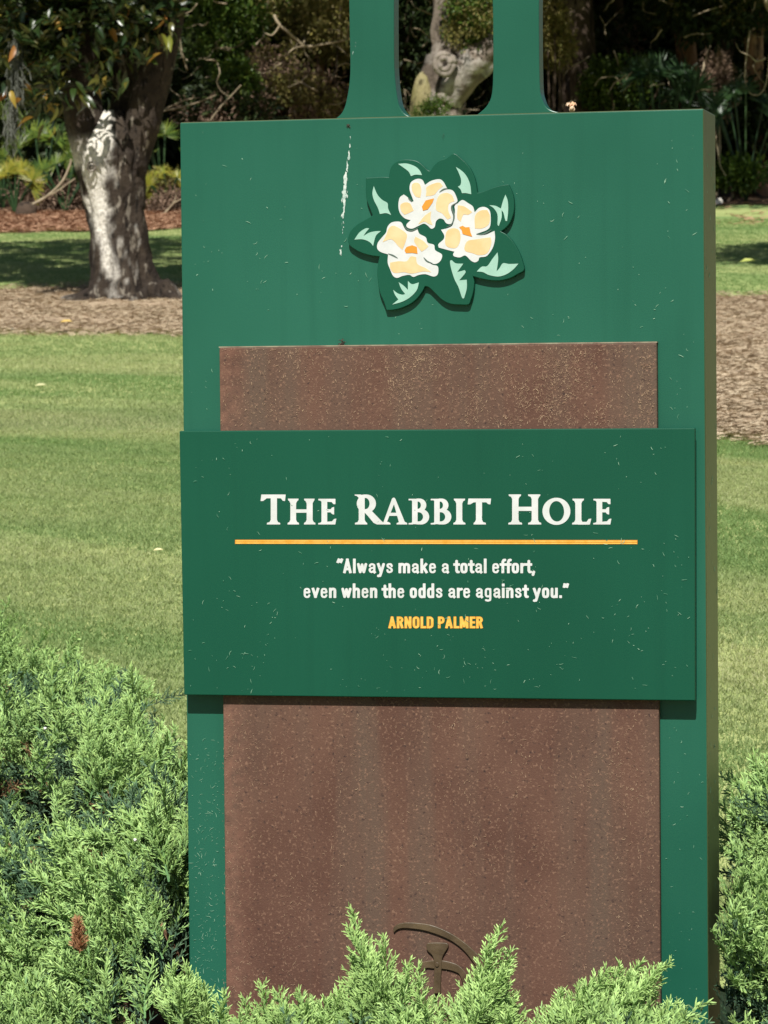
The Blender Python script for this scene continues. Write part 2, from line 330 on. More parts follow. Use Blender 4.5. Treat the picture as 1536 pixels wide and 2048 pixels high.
# ---- flat print made from filled fields (marching squares, run-merged)
def field_mesh(name, fn, x0, x1, y0, y1, h, dep, m, parent, kind=None):
    nx = int((x1-x0)/h)+1; ny = int((y1-y0)/h)+1
    xs = x0+np.arange(nx)*h; ys = y0+np.arange(ny)*h; X, Y = np.meshgrid(xs, ys, indexing='ij'); D = fn(X, Y)
    V = []; F = []; cache = {}
    def vid(p):
        k = (round(p[0], 3), round(p[1], 3))
        if k not in cache: cache[k] = len(V); V.append(p)
        return cache[k]
    ins = D < 0; full = ins[:-1, :-1] & ins[1:, :-1] & ins[1:, 1:] & ins[:-1, 1:]; any_ = ins[:-1, :-1] | ins[1:, :-1] | ins[1:, 1:] | ins[:-1, 1:]
    for j in range(ny-1):
        i = 0; row = full[:, j]; ra = any_[:, j]
        while i < nx-1:
            if row[i]:
                k = i
                while k < nx-1 and row[k]: k += 1
                F.append([vid((xs[i], ys[j])), vid((xs[k], ys[j])), vid((xs[k], ys[j+1])), vid((xs[i], ys[j+1]))]); i = k
            elif ra[i]:
                c = [(i, j), (i+1, j), (i+1, j+1), (i, j+1)]; poly = []
                for q in range(4):
                    a = c[q]; b = c[(q+1) % 4]; da = D[a]; db = D[b]
                    if da < 0: poly.append((xs[a[0]], ys[a[1]]))
                    if (da < 0) != (db < 0):
                        t = da/(da-db); poly.append((xs[a[0]]+t*(xs[b[0]]-xs[a[0]]), ys[a[1]]+t*(ys[b[1]]-ys[a[1]])))
                if len(poly) >= 3: F.append(list(dict.fromkeys(vid(p) for p in poly)))
                i += 1
            else: i += 1
    F = [f[::-1] for f in F if len(f) >= 3]
    W3 = []
    for p in V:
        x, z = onsign(p[0], p[1], dep); W3.append((x, -dep, z))
    F = [f[::-1] for f in F]
    o = mesh(name, W3, F, m, parent)
    # make every face look at the viewer
    if o.data.polygons and o.data.polygons[0].normal.y > 0: o.data.flip_normals()
    if kind: o['kind'] = kind
    return o
def sd_seg(X, Y, a, b, r, p=2.0):
    ax, ay = a; bx, by = b; dx, dy = bx-ax, by-ay; L = math.hypot(dx, dy)+1e-9; ux, uy = dx/L, dy/L
    u = (X-ax)*ux+(Y-ay)*uy; v = np.abs(-(X-ax)*uy+(Y-ay)*ux); e = np.maximum(0, np.maximum(-u, u-L))
    return (np.hypot(e, v) if p == 2 else (e**p+v**p)**(1/p))-r
def sd_poly(X, Y, pts):
    d = np.full(X.shape, 1e9); s = np.zeros(X.shape, bool); n = len(pts)
    for i in range(n):
        ax, ay = pts[i]; bx, by = pts[(i+1) % n]; dx, dy = bx-ax, by-ay
        t = np.clip(((X-ax)*dx+(Y-ay)*dy)/(dx*dx+dy*dy+1e-12), 0, 1); d = np.minimum(d, np.hypot(X-ax-t*dx, Y-ay-t*dy))
        c = (ay > Y) != (by > Y); s ^= c & (X < (bx-ax)*(Y-ay)/((by-ay) if by != ay else 1e-9)+ax)
    return np.where(s, -d, d)
def sd_ell(X, Y, cx, cy, rx, ry, rot=0):
    c, s = math.cos(rot), math.sin(rot); x = (X-cx)*c+(Y-cy)*s; y = -(X-cx)*s+(Y-cy)*c
    k = np.hypot(x/rx, y/ry); return (k-1)*min(rx, ry)
# title in the crop units of 3.84 per picture pixel
def foot(l, r, xa, xb, y=302, up_=True):
    k = -1 if up_ else 1
    return [(xa, y), (xb, y), (xb-2, y+k*11), (r+9, y+k*16), (r, y+k*34), (l, y+k*34), (l-9, y+k*16), (xa+2, y+k*11)]
def g_stem(l, r, top, ta, tb, fa, fb): return [('p', [(l, top+4), (r, top+4), (r, 298), (l, 298)]), ('p', foot(l, r, fa, fb)), ('p', foot(l, r, ta, tb, top, False))]
def g_T(x0, x1, top, l, r, fa, fb, dn):
    return [('p', [(l, top+2), (r, top+2), (r, 298), (l, 298)]), ('p', foot(l, r, fa, fb)),
            ('p', [(x0+6, top), (x1+1, top), (x1-4, top+dn), (x1-20, top+dn-2), (x1-34, top+27), (x0+46, top+27), (x0+18, top+dn), (x0, top+dn)])]
def g_H(l1, r1, l2, r2, top, a1, b1, a2, b2, fa1, fb1, fa2, fb2, y0, y1):
    return g_stem(l1, r1, top, a1, b1, fa1, fb1)+g_stem(l2, r2, top, a2, b2, fa2, fb2)+[('p', [(l1+5, y0), (r2-5, y0), (r2-5, y1), (l1+5, y1)])]
def g_E(o=0):
    return [(k, [(x+o, y) for x, y in q]) for k, q in [
        ('p', [(550, 110), (592, 110), (592, 300), (550, 300)]),
        ('p', [(526, 107), (655, 107), (655, 146), (641, 146), (628, 130), (590, 128), (550, 128), (540, 119), (526, 117)]),
        ('p', [(525, 302), (654, 302), (662, 259), (646, 262), (630, 280), (590, 283), (550, 283), (540, 291), (525, 293)]),
        ('p', [(588, 187), (620, 187), (630, 174), (645, 170), (645, 226), (630, 222), (620, 209), (588, 209)])]]
def g_B(o=0):
    return [('p', [(1246+o, 107), (1286+o, 107), (1286+o, 300), (1246+o, 300)]),
            ('p', [(1219+o, 107), (1250+o, 107), (1250+o, 124), (1238+o, 116), (1219+o, 117)]), ('p', [(1219+o, 302), (1250+o, 302), (1250+o, 284), (1238+o, 292), (1219+o, 293)]),
            ('bowl', 1280+o, 105, 1353+o, 205, 1286+o, 126, 1313+o, 184), ('bowl', 1280+o, 186, 1375+o, 302, 1286+o, 208, 1330+o, 281)]
L1 = g_T(82, 272, 74, 160, 206, 130, 232, 48)+g_H(311, 353, 436, 480, 106, 292, 372, 416, 495, 289, 376, 415, 502, 188, 212)+g_E()
L1 += [('p', [(836, 76), (880, 76), (880, 298), (836, 298)]), ('p', foot(836, 880, 806, 900)), ('p', [(805, 74), (850, 74), (850, 104), (836, 98), (822, 84), (805, 80)]),
       ('bowl', 872, 74, 966, 212, 878, 98, 919, 187), ('p', [(884, 196), (926, 190), (950, 216), (1008, 276), (1022, 288), (1022, 302), (975, 302), (950, 290), (905, 236), (884, 214)])]
L1 += [('p', [(1092, 104), (1104, 97), (1114, 104), (1112, 130), (1052, 280), (1040, 296), (1022, 296)]), ('p', [(1096, 108), (1106, 97), (1116, 108), (1188, 284), (1205, 302), (1152, 302), (1144, 284)]),
       ('p', [(1062, 214), (1150, 214), (1156, 236), (1054, 236)]), ('p', [(1010, 302), (1078, 302), (1076, 292), (1060, 284), (1030, 284), (1012, 293)]), ('p', [(1126, 302), (1207, 302), (1205, 292), (1190, 284), (1150, 284), (1128, 293)])]
L1 += g_B()+g_B(170)
cr = [(k, *r) for k, *r in g_stem(126, 170, 106, 107, 192, 103, 195)+g_T(213, 390, 105, 277, 322, 258, 352, 43) +
      g_H(555, 602, 705, 752, 73, 528, 622, 677, 770, 525, 630, 677, 777, 168, 198)+[('ring',)]+g_stem(1040, 1085, 106, 1018, 1105, 1015, 1100) +
      [('p', [(1060, 284), (1126, 284), (1142, 262), (1161, 259), (1150, 303), (1060, 303)])]+g_E(653)]
def eval_items(items, X, Y):
    D = np.full(X.shape, 1e9); C = np.full(X.shape, 1e9)
    for it in items:
        if it[0] == 'p':
            q = it[1]; x0 = min(p[0] for p in q)-12; x1 = max(p[0] for p in q)+12; mk = (X[:, 0] > x0) & (X[:, 0] < x1)
            if mk.any(): D[mk] = np.minimum(D[mk], sd_poly(X[mk], Y[mk], q))
        elif it[0] == 'bowl':
            _, a, t, b, bt, ia, it_, ib, ibt = it; ry = (bt-t)/2; cy = (bt+t)/2; rx = min(ry*1.05, b-a)
            out = np.minimum(sd_ell(X, Y, b-rx, cy, rx, ry), sd_poly(X, Y, [(a, t), (b-rx, t), (b-rx, bt), (a, bt)]))
            iry = (ibt-it_)/2; icy = (ibt+it_)/2; irx = (ib-ia)*.8
            inn = np.minimum(sd_ell(X, Y, ib-irx, icy, irx, iry), sd_poly(X, Y, [(ia, it_), (ib-irx, it_), (ib-irx, ibt), (ia, ibt)]))
            inn = np.maximum(inn, ia-X)
            D = np.minimum(D, np.maximum(out, -inn))
        elif it[0] == 'ring':
            D = np.minimum(D, np.maximum(sd_ell(X, Y, 894, 202, 106, 103), -sd_ell(X, Y, 896, 202, 58, 80, -.06)))
    return D-1.0
fn1 = lambda X, Y: eval_items(L1, (X-500)*3.84, (Y-970)*3.84)/3.84
fn2 = lambda X, Y: eval_items(cr, (X-880)*3.84, (Y-970)*3.84)/3.84
_tf = lambda X, Y: np.minimum(np.where(X < 906, fn1(X, Y), 9), np.where(X > 903, fn2(X, Y), 9))
_cuts = [518, 572.5, 633.5, 676, 762, 816.3, 860.3, 903.2, 933.5, 985, 1083.8, 1142, 1184.2, 1228]
for _a, _b in zip(_cuts[:-1], _cuts[1:]): field_mesh('letter', _tf, _a, _b+.42, 986, 1052, .42, .0254, M_white, plate)
field_mesh('gold_rule', lambda X, Y: sd_poly(X, Y, [(470, 1079.3), (1275, 1080), (1275, 1088.6), (470, 1088)]), 468, 1277, 1077, 1091, 1.0, .0254, M_gold2, plate)
field_mesh('gold_rule_stripe', lambda X, Y: np.minimum(np.abs(Y-1081.9-(X-470)*.0007)-1.3, np.abs(Y-1086.1-(X-470)*.0007)-1.3), 471, 1274, 1079, 1090, .7, .0257, M_gold, plate)
GL = {
 'a': (78, ['18,76 22,88 38,95 56,88 60,74 60,20', '60,16 62,14', '60,58 34,56 18,44 18,28 32,15 52,24 60,34']), 'l': (34, ['17,16 17,139']), 'w': (100, ['14,94 32,16 50,90', '50,90 67,16 86,94']),
 'y': (78, ['14,94 38,20', '64,94 38,2 30,-22 14,-24']), 's': (74, ['57,76 50,92 36,95 20,90 18,76 28,64 48,52 57,40 55,24 38,15 22,18 16,34']),
 'm': (118, ['16,16 16,94', '16,74 30,94 52,90 59,76 59,20', '59,16 59,60', '59,74 74,94 94,90 101,76 101,20', '101,16 101,60']), 'k': (74, ['16,16 16,139', '56,94 20,48', '34,62 60,16']),
 'e': (76, ['22,60 58,60 59,76 52,92 38,95 24,92 17,76 17,34 24,18 38,13 52,16 60,30']), 't': (50, ['25,126 25,30 32,16 44,16', '6,92 44,92']),
 'o': (76, ['17,34 17,76 24,92 38,95 52,92 59,76 59,34 52,18 38,15 24,18 17,34']), 'f': (46, ['24,16 24,60', '24,50 24,120 32,136 44,138', '6,92 42,92']), 'r': (52, ['16,16 16,94', '16,70 28,90 48,93']),
 'v': (74, ['14,94 37,18', '60,94 37,18']), 'n': (76, ['16,16 16,94', '16,74 30,92 48,94 59,80 59,20', '59,16 59,60']), 'h': (76, ['16,16 16,139', '16,74 30,92 48,94 59,80 59,20', '59,16 59,60']),
 'd': (76, ['17,34 17,76 24,92 38,95 52,92 59,76 59,34 52,18 38,15 24,18 17,34', '59,16 59,139']), 'g': (76, ['17,34 17,76 24,92 38,95 52,92 59,76', '59,34 52,22 38,19 24,22 17,34', '59,94 59,-6 50,-20 36,-24 18,-19']),
 'i': (34, ['16,16 16,94', '16,134 16,137']), 'u': (76, ['17,94 17,30 26,16 44,16 59,34', '59,94 59,16']), '.': (34, ['16,15 16,17']), ',': (32, ['16,15 15,16 8,-12']),
 '“': (56, ['14,120 22,140', '42,120 50,140']), '”': (56, ['14,140 10,120', '42,140 36,120']), ' ': (34, []),
 'A': (84, ['14,16 41,139', '41,139 69,16', '24,46 58,46']), 'R': (80, ['17,16 17,139', '17,138 44,138 60,124 60,98 44,82 17,82', '44,82 62,16']), 'N': (84, ['17,16 17,139', '66,16 66,139', '18,136 64,20']),
 'O': (82, ['17,40 17,115 26,134 41,140 56,134 65,115 65,40 56,21 41,15 26,21 17,40']), 'L': (62, ['17,16 17,139', '17,16 52,16']), 'D': (82, ['17,16 17,139', '17,138 44,138 62,122 64,100 64,50 60,30 44,17 17,17']),
 'P': (78, ['17,16 17,139', '17,138 44,138 60,124 60,92 44,76 17,76']), 'M': (104, ['17,16 17,139', '86,16 86,139', '20,139 52,30', '84,139 52,30']), 'E': (66, ['17,16 17,139', '17,139 54,139', '17,78 50,78', '17,16 54,16'])}
def text_field(txt, xa, xb, yb, hpx, capu, rad, gap=8, slope=0.0):
    adv = []; x = 0
    for ch in txt: adv.append(x); x += GL[ch][0]+(gap if ch != ' ' else 4)
    tot = x-gap; sx = tot/(xb-xa); sy = capu/hpx
    def fn(X, Y):
        U = (X-xa)*sx; Vv = (yb+(X-xa)*slope-Y)*sy; D = np.full(X.shape, 1e9)
        for ch, a in zip(txt, adv):
            mk = (U[:, 0] > a-20) & (U[:, 0] < a+GL[ch][0]+20)
            if not mk.any(): continue
            u = U[mk]-a; v = Vv[mk]; d = D[mk]
            for st in GL[ch][1]:
                q = [tuple(map(float, t.split(','))) for t in st.split()]
                p = 7 if len(q) == 2 else 2.0
                q = [tuple(w_) for w_ in spline(q, len(q)*4)] if len(q) > 4 else q
                for k in range(len(q)-1): d = np.minimum(d, sd_seg(u, v, q[k], q[k+1], rad-(3.0 if ch in 'aegs' and p == 2 else 0), p))
            D[mk] = d
        return D/sy
    return fn
field_mesh('quote_lettering', text_field('“Always make a total effort,', 673, 1071, 1147, 30.3, 155, 13.2, 7), 668, 1076, 1110, 1160, .36, .0254, M_white, plate)
field_mesh('quote_lettering', text_field('even when the odds are against you.”', 606, 1138, 1196.5, 30.3, 155, 13.2, 7), 600, 1144, 1158, 1210, .36, .0254, M_white, plate)
field_mesh('name_lettering', text_field('ARNOLD PALMER', 777, 966, 1257, 24, 155, 16.5, 8), 772, 972, 1229, 1262, .36, .0254, M_gold2, plate)
field_mesh('name_lettering_fill', text_field('ARNOLD PALMER', 777, 966, 1257, 24, 155, 13.2, 8), 772, 972, 1229, 1262, .36, .0257, M_gold, plate)

# ---- flower emblem (coordinates: enlarged crop, 3.657 per picture pixel, origin 660,290)
ED = .0085
def ecrop(pts, dep): return [onsign(660+x/3.657, 290+y/3.657, dep) for x, y in pts]
def closed(pts, n=5, tens=None):
    pts = [tuple(p) for p in pts]; m = len(pts); out = []
    for i in range(m):
        p0, p1, p2, p3 = (np.array(pts[(i+k) % m]) for k in (-1, 0, 1, 2))
        a = p1-p0; b = p2-p1; c = p3-p2
        sh1 = np.dot(a, b)/(np.linalg.norm(a)*np.linalg.norm(b)+1e-9) < .35; sh2 = np.dot(b, c)/(np.linalg.norm(b)*np.linalg.norm(c)+1e-9) < .35
        m1 = b if sh1 else (p2-p0)/2; m2 = b if sh2 else (p3-p1)/2
        for k in range(n):
            t = k/n; out.append(tuple((2*t**3-3*t**2+1)*p1+(t**3-2*t**2+t)*m1+(-2*t**3+3*t**2)*p2+(t**3-t**2)*m2))
    return out
def P_(s): return [tuple(map(float, t.split(','))) for t in s.split()]
EM = P_('430,235 445,165 480,125 530,108 590,108 640,120 680,150 715,183 735,185 760,150 800,115 850,97 905,62 960,100 1010,150 1045,210 1065,270 1078,350 1120,340 1200,310 1260,294 1305,288 1330,340 1345,400 1345,480 1320,560 1285,605 1250,632 1290,655 1340,710 1385,790 1410,860 1418,915 1370,945 1320,972 1250,990 1180,990 1110,978 1045,960 1055,1010 1045,1080 1030,1130 1012,1166 950,1168 880,1162 820,1132 770,1085 725,1042 695,1033 675,1070 640,1118 590,1160 520,1192 460,1206 413,1208 395,1150 365,1080 350,1000 345,930 352,860 362,816 300,808 230,788 180,762 143,732 132,690 150,630 200,580 260,545 312,515 290,460 268,400 262,340 262,290 262,240 320,237 380,233')
emb = prism('flower_emblem', ecrop(closed(EM, 4), ED), -ED, -.0002, M_plate, sign, .0008, 2)
def eprint(name, s, dep, m, smooth=True):
    pts = P_(s); pts = closed(pts, 4) if smooth else pts
    return prism(name, ecrop(pts, dep), -dep, -dep+.0003, m, emb)
BL = ['600,265 640,247 675,255 695,292 740,262 800,250 830,270 855,315 812,338 860,325 900,335 925,380 930,415 890,440 885,470 900,520 895,560 880,578 850,572 830,545 800,538 775,560 765,600 740,612 715,590 685,575 640,595 600,612 565,603 560,580 590,550 545,535 510,495 500,440 510,385 540,362 565,380 600,413 612,410 600,380 583,330 585,290',
      '970,402 1010,425 1045,450 1058,492 1090,460 1130,453 1165,475 1175,520 1172,590 1150,620 1100,640 1070,650 1130,658 1180,638 1203,628 1207,680 1195,740 1170,785 1140,815 1095,822 1085,845 1060,858 1030,845 990,808 950,822 910,815 900,800 910,780 850,765 795,750 793,725 830,690 835,660 812,620 860,608 895,588 908,540 914,480 912,445 940,420',
      '480,560 520,565 540,600 560,627 600,635 640,617 655,650 700,675 715,715 760,730 770,770 818,800 812,840 785,866 750,868 700,838 745,874 785,885 793,915 785,950 755,962 700,945 650,950 610,965 580,950 530,958 490,972 460,955 440,910 422,860 425,800 370,782 345,755 350,715 385,670 410,640 420,600 445,570']
for s_ in BL: eprint('blossom', s_, ED+.0006, M_white)
CR = ['600,290 625,275 655,285 668,330 660,385 625,375 600,330', '705,310 750,285 800,275 825,300 790,330 760,365 700,375 705,340', '515,440 545,420 585,428 612,480 570,500 545,510 520,480', '790,380 840,350 890,365 910,410 870,430 865,480 885,530 860,545 820,500 775,470', '645,580 690,520 740,485 735,540 750,585 720,575 690,560',
      '935,440 985,450 1040,490 1010,510 975,510 955,560 930,530', '1060,520 1100,480 1150,475 1170,520 1160,580 1110,610 1060,610', '850,640 890,610 940,620 955,680 935,740 900,755 845,730', '1010,700 1070,690 1130,680 1175,675 1180,720 1150,790 1090,805 1040,790 990,775 985,740',
      '430,610 460,590 500,605 560,650 555,700 530,765 500,740 450,690 385,710 410,660', '625,670 680,700 720,740 700,760 670,780 630,730 615,700', '440,860 500,850 560,850 590,815 630,820 640,870 700,900 740,930 680,925 600,940 540,930 470,935 440,900']
for s_ in CR: eprint('petal_shading', s_, ED+.0009, M_cream)
for s_ in ['672,450 700,405 760,390 750,420 715,470 680,480', '945,600 970,590 990,602 1020,600 1028,640 1040,670 1000,660 970,650 962,620', '545,770 560,745 600,733 635,745 640,795 600,788 555,790']:
    eprint('blossom_centre', s_, ED+.0012, M_orange, False)
for s_ in ['497,138 560,135 620,155 655,185 673,220 625,217 592,228 575,195 530,160', '920,160 965,190 1000,230 1025,290 1033,360 995,352 965,352 955,325 935,305 955,290 958,250 940,200', '320,300 345,360 380,400 420,425 425,465 447,512 410,498 365,505 350,460 320,400 310,350',
           '1283,363 1300,410 1303,480 1295,555 1283,552 1270,500 1255,475 1255,530 1235,592 1225,580 1225,510 1200,465 1165,440 1210,445 1250,465 1265,410', '178,692 215,640 260,610 287,610 265,635 245,665 290,640 340,630 372,630 335,665 315,738 290,710 240,690',
           '1225,785 1230,840 1218,925 1240,900 1265,865 1310,870 1378,868 1340,910 1290,945 1230,962 1160,950 1120,930 1073,925 1110,890 1150,885 1190,830', '890,842 920,865 975,868 930,930 985,915 990,935 945,990 1000,985 1000,1050 980,1122 965,1115 940,1040 910,980 885,900 878,850',
           '502,1003 540,1030 570,1060 570,995 600,1018 650,1005 635,1060 590,1110 530,1145 455,1167 500,1130 475,1095 462,1060 495,1085 530,1095 550,1090 520,1050']:
    eprint('leaf_highlight', s_, ED+.0006, M_mint, True)
lines = ['800,345 830,325 862,317', '938,422 900,438 890,458 906,505 904,548 884,585 850,602', '545,590 560,615 590,627 620,619 648,603', '1070,652 1110,653 1150,638 1182,620', '425,795 460,808 495,828', '685,822 710,850 750,866', '572,388 600,416']
def ribbon(pts, w):
    p = np.array(spline(pts, 14)); t = np.gradient(p, axis=0); t /= np.linalg.norm(t, axis=1)[:, None]; n = np.c_[-t[:, 1], t[:, 0]]
    ww = w*np.sin(np.linspace(.25, math.pi-.25, len(p)))[:, None]
    return [tuple(q) for q in p+n*ww]+[tuple(q) for q in (p-n*ww)[::-1]]
for s_ in lines:
    prism('petal_line', ecrop(ribbon(P_(s_), 5.5), ED+.0010), -(ED+.0010), -(ED+.0007), M_grey, emb)

# ---- raised bronze emblem low on the brown panel (crop 720,1800 at 4.8 per pixel)
def ccrop(pts, dep): return [onsign(720+x/4.8, 1800+y/4.8, dep) for x, y in pts]
BD = .0160
arc_o = spline(P_('318,300 325,262 370,228 460,216 560,222 680,240 800,285 920,350 1030,430 1110,505 1170,570 1240,680 1280,800'), 40)
arc_i = spline(P_('1220,830 1180,740 1112,640 1080,590 1000,490 900,408 800,356 700,318 600,290 500,276 400,272 350,290 328,315'), 40)
relief = tag(prism('club_emblem', ccrop([tuple(p) for p in arc_o]+[tuple(p) for p in arc_i], BD), -BD, -.0124, M_bronze, sign, .0012, 2))
sm = [tuple(p) for p in spline(P_('560,640 600,598 660,584 720,580 800,582 880,600 940,625 1000,680 1050,760 1080,850'), 30)]+[tuple(p) for p in spline(P_('1010,870 985,800 955,720 920,695 860,675 780,662 700,660 640,655 600,680 560,720'), 30)]
prism('inner_arc', ccrop(sm, BD-.0006), -BD+.0006, -.0124, M_bronze, relief, .0010, 2)
stem = P_('640,425 660,412 740,408 820,412 845,428 842,460 800,530 785,580 782,650 776,760 772,900 705,900 708,760 712,640 708,580 690,530 640,480')
prism('stem', ccrop(closed(stem, 3), BD+.0006), -BD-.0006, -.0124, M_bronze, relief, .0012, 2)
prism('knob', ccrop([(738+24*math.cos(a)*.8, 622+24*math.sin(a)) for a in np.linspace(0, 6.28, 14)[:-1]], BD+.0022), -BD-.0022, -BD, M_bronze, relief, .001, 2)

# ---- stains and small debris that cling to the sign
def streak_fn(path, w, seed, thr=.42):
    def fn(X, Y):
        D = np.full(X.shape, 1e9)
        for k in range(len(path)-1): D = np.minimum(D, sd_seg(X, Y, path[k][:2], path[k+1][:2], (path[k][2]+path[k+1][2])/2))
        return D+(fbm(X*.35, Y*.13, seed)-thr)*w
    return fn
field_mesh('bird_dropping', streak_fn([(703, 262, .5), (699, 302, 1), (696, 330, 3), (692, 352, 5), (689, 382, 6), (688, 410, 4), (686, 436, 3), (684, 470, .6), (682, 510, .1)], 13, 3, .37), 672, 712, 256, 530, .7, .0006, M_drop, body, 'stuff')
field_mesh('bird_dropping', streak_fn([(712, 84, 1.5), (709, 96, 1.8), (705, 108, 1.2)], 8, 5, .3), 698, 718, 78, 114, .5, -.0024, M_drop, body, 'stuff')
def slivers(name, n, region, dep, m, parent, lmin=1.2, lmax=6, wid=.35, dens=None, vert=0):
    """thin dried grass bits stuck flat on the face; region in picture pixels"""
    mb = MB(); k = 0; tries = 0
    while k < n and tries < n*30:
        tries += 1; px = rng.uniform(region[0], region[2]); py = rng.uniform(region[1], region[3])
        if dens is not None and rng.random() > dens(px, py): continue
        x, z = onsign(px, py, dep); a = rng.uniform(0, 2*math.pi) if rng.random() > vert else math.pi/2+rng.normal(0, .25); Ln = lmin+(lmax-lmin)*rng.random()**2.6; Ln *= .001; w = wid*.001*rng.uniform(.5, 1.3)
        b = rng.normal(0, .9); pts = []
        for t in np.linspace(0, 1, 4):
            aa = a+b*(t-.5); pts.append((x, z)); x += math.cos(aa)*Ln/3; z += math.sin(aa)*Ln/3
        pts = np.array(pts); t = np.gradient(pts, axis=0); t /= np.linalg.norm(t, axis=1)[:, None]; nn = np.c_[-t[:, 1], t[:, 0]]; ww = w*np.array([.4, 1, .9, .25])[:, None]
        A = pts+nn*ww; B = pts-nn*ww; y = -dep-rng.uniform(.0003, .0012)
        V = [(p[0], y, p[1]) for p in A]+[(p[0], y, p[1]) for p in B]
        mb.add(V, [[i, i+1, i+5, i+4] for i in range(3)]); k += 1
    V, F, _ = mb.out(); o = mesh(name, V, F, m, parent); o['kind'] = 'stuff'; return o
slivers('grass_clippings', 150, (375, 255, 1395, 850), .0001, M_clip, body, 1.2, 9, .33, lambda x, y: 0 if (430 < x < 1325 and y > 680) else (.1+.9*(fbm(x/80, y/80, 92) > .52)))
slivers('grass_clippings', 300, (382, 1480, 440, 2040), .0001, M_clip, body, 1, 8, .30, lambda x, y: .35+.65*np.clip((y-1400)/300, 0, 1))
slivers('grass_clippings', 36, (1330, 1450, 1405, 2040), .0001, M_clip, body, 1, 6, .3)
slivers('grass_clippings', 330, (372, 870, 1380, 1385), .0252, M_clip, plate, 1, 8, .32, lambda x, y: .06+.94*(fbm(x/70, y/70, 90) > .5)*(1 if y < 970 or y > 1060 else .3)*(.5+.5*(y > 1200)))
slivers('tan_flecks', 2600, (446, 1425, 1310, 2040), .0125, M_clipt, panel, .8, 6, .30, lambda x, y: .12+1.0*np.clip(1-(x-446)/(60+60*vn(y/60, 1, 5)), 0, 1)+.45*(fbm(x/45, y/130, 95) > .60)+.3*(x > 1230), .3)
slivers('tan_flecks', 3600, (444, 698, 1308, 852), .0125, M_clipt, panel, .8, 5, .34, lambda x, y: .16+1.1*np.clip((fbm(x/50, y/80, 97)-.44)*5, 0, 1)*np.clip((x-540)/260, .08, 1)+.5*np.clip(1-(y-698)/14, 0, 1), .45)
slivers('dark_flecks', 260, (446, 1425, 1310, 2040), .0125, mat('dark_fleck', lin((70, 50, 44)), rough=.9), panel, .6, 4, .26)
# flakes on the olive side face
mb = MB()
for k in range(46):
    y = rng.uniform(.012, .11); z = rng.uniform(-1.28, -.02); a = rng.normal(0, .5); Ln = rng.uniform(.002, .010); w = rng.uniform(.0008, .004); x = WD/2+.0004
    mb.add([(x, y-w, z), (x, y+w, z+.001), (x, y+w*.6+Ln*math.sin(a), z+Ln), (x, y-w*.5+Ln*math.sin(a), z+Ln*.9)], [[0, 1, 2, 3]])
V, F, _ = mb.out(); o = mesh('grass_clippings', V, F, M_clip, body); o['kind'] = 'stuff'
def clump(name, cen, r, n, m, label=None, cat=None, wid=.25, parent=None, flat=1.0):
    mb = MB()
    for k in range(n):
        d = rng.normal(0, 1, 3); d /= np.linalg.norm(d); c = np.array(cen)+rng.normal(0, .35, 3)*r*np.array([1, .4, flat]); e = c+d*r*rng.uniform(.5, 1.1)*np.array([1, .5, flat])
        V, F = tube_geo([c, (c+e)/2+rng.normal(0, .15, 3)*r, e], [r*wid*.5, r*wid*.4, r*wid*.1], 4); mb.add(V, F)
    V, F, _ = mb.out(); o = mesh(name, V, F, m, parent)
    return tag(o, label, cat)
x, z = onsign(684, 690, .008)
clump('debris_clump', (x, -.006, ZBT+.004), .006, 26, M_dark, 'small dark tuft of dirt on the top edge of the brown panel', 'debris')
x, z = onsign(698, 252, 0)
clump('dirt_spot', (x, -.0012, z), .004, 14, M_dark, None, None, parent=body)
x, z = onsign(887, 272, 0); clump('dirt_spot', (x, -.0012, z), .003, 5, M_dark, None, None, .15, body)
# dried blossom resting on the sign's top edge
x, z = onsign(1140, 217, 0)
pet = leaf_mat('peach_petal', [lin((236, 186, 140)), lin((240, 214, 186)), lin((226, 150, 92))], .3)
mb = MB()
for k in range(9):
    a = k/9*6.283; c = np.array([x, .010, .002]); R = .0075
    pts = []
    for u in np.linspace(0, 1, 5):
        for v in np.linspace(-1, 1, 4):
            rr = R*(.25+.75*u); aa = a+v*.42*(1-.3*u); pts.append(c+np.array([math.cos(aa)*rr, math.sin(aa)*rr*.8, .004+.007*math.sin(u*2.6)+.0015*math.sin(v*3+k)]))
    mb.add(pts, [[i*4+j, i*4+j+1, i*4+j+5, i*4+j+4] for i in range(4) for j in range(3)])
for k in range(10):
    c = np.array([x, .010, .006])+rng.normal(0, .0022, 3); V, F = tube_geo([c-[0, 0, .003], c, c+[0, 0, .003]], [.0018, .0026, .0012], 6); mb.add(V, F)
V, F, _ = mb.out(); tag(mesh('fallen_blossom', V, F, pet, smooth=True), 'small withered peach blossom lying on the top edge of the sign', 'flower')

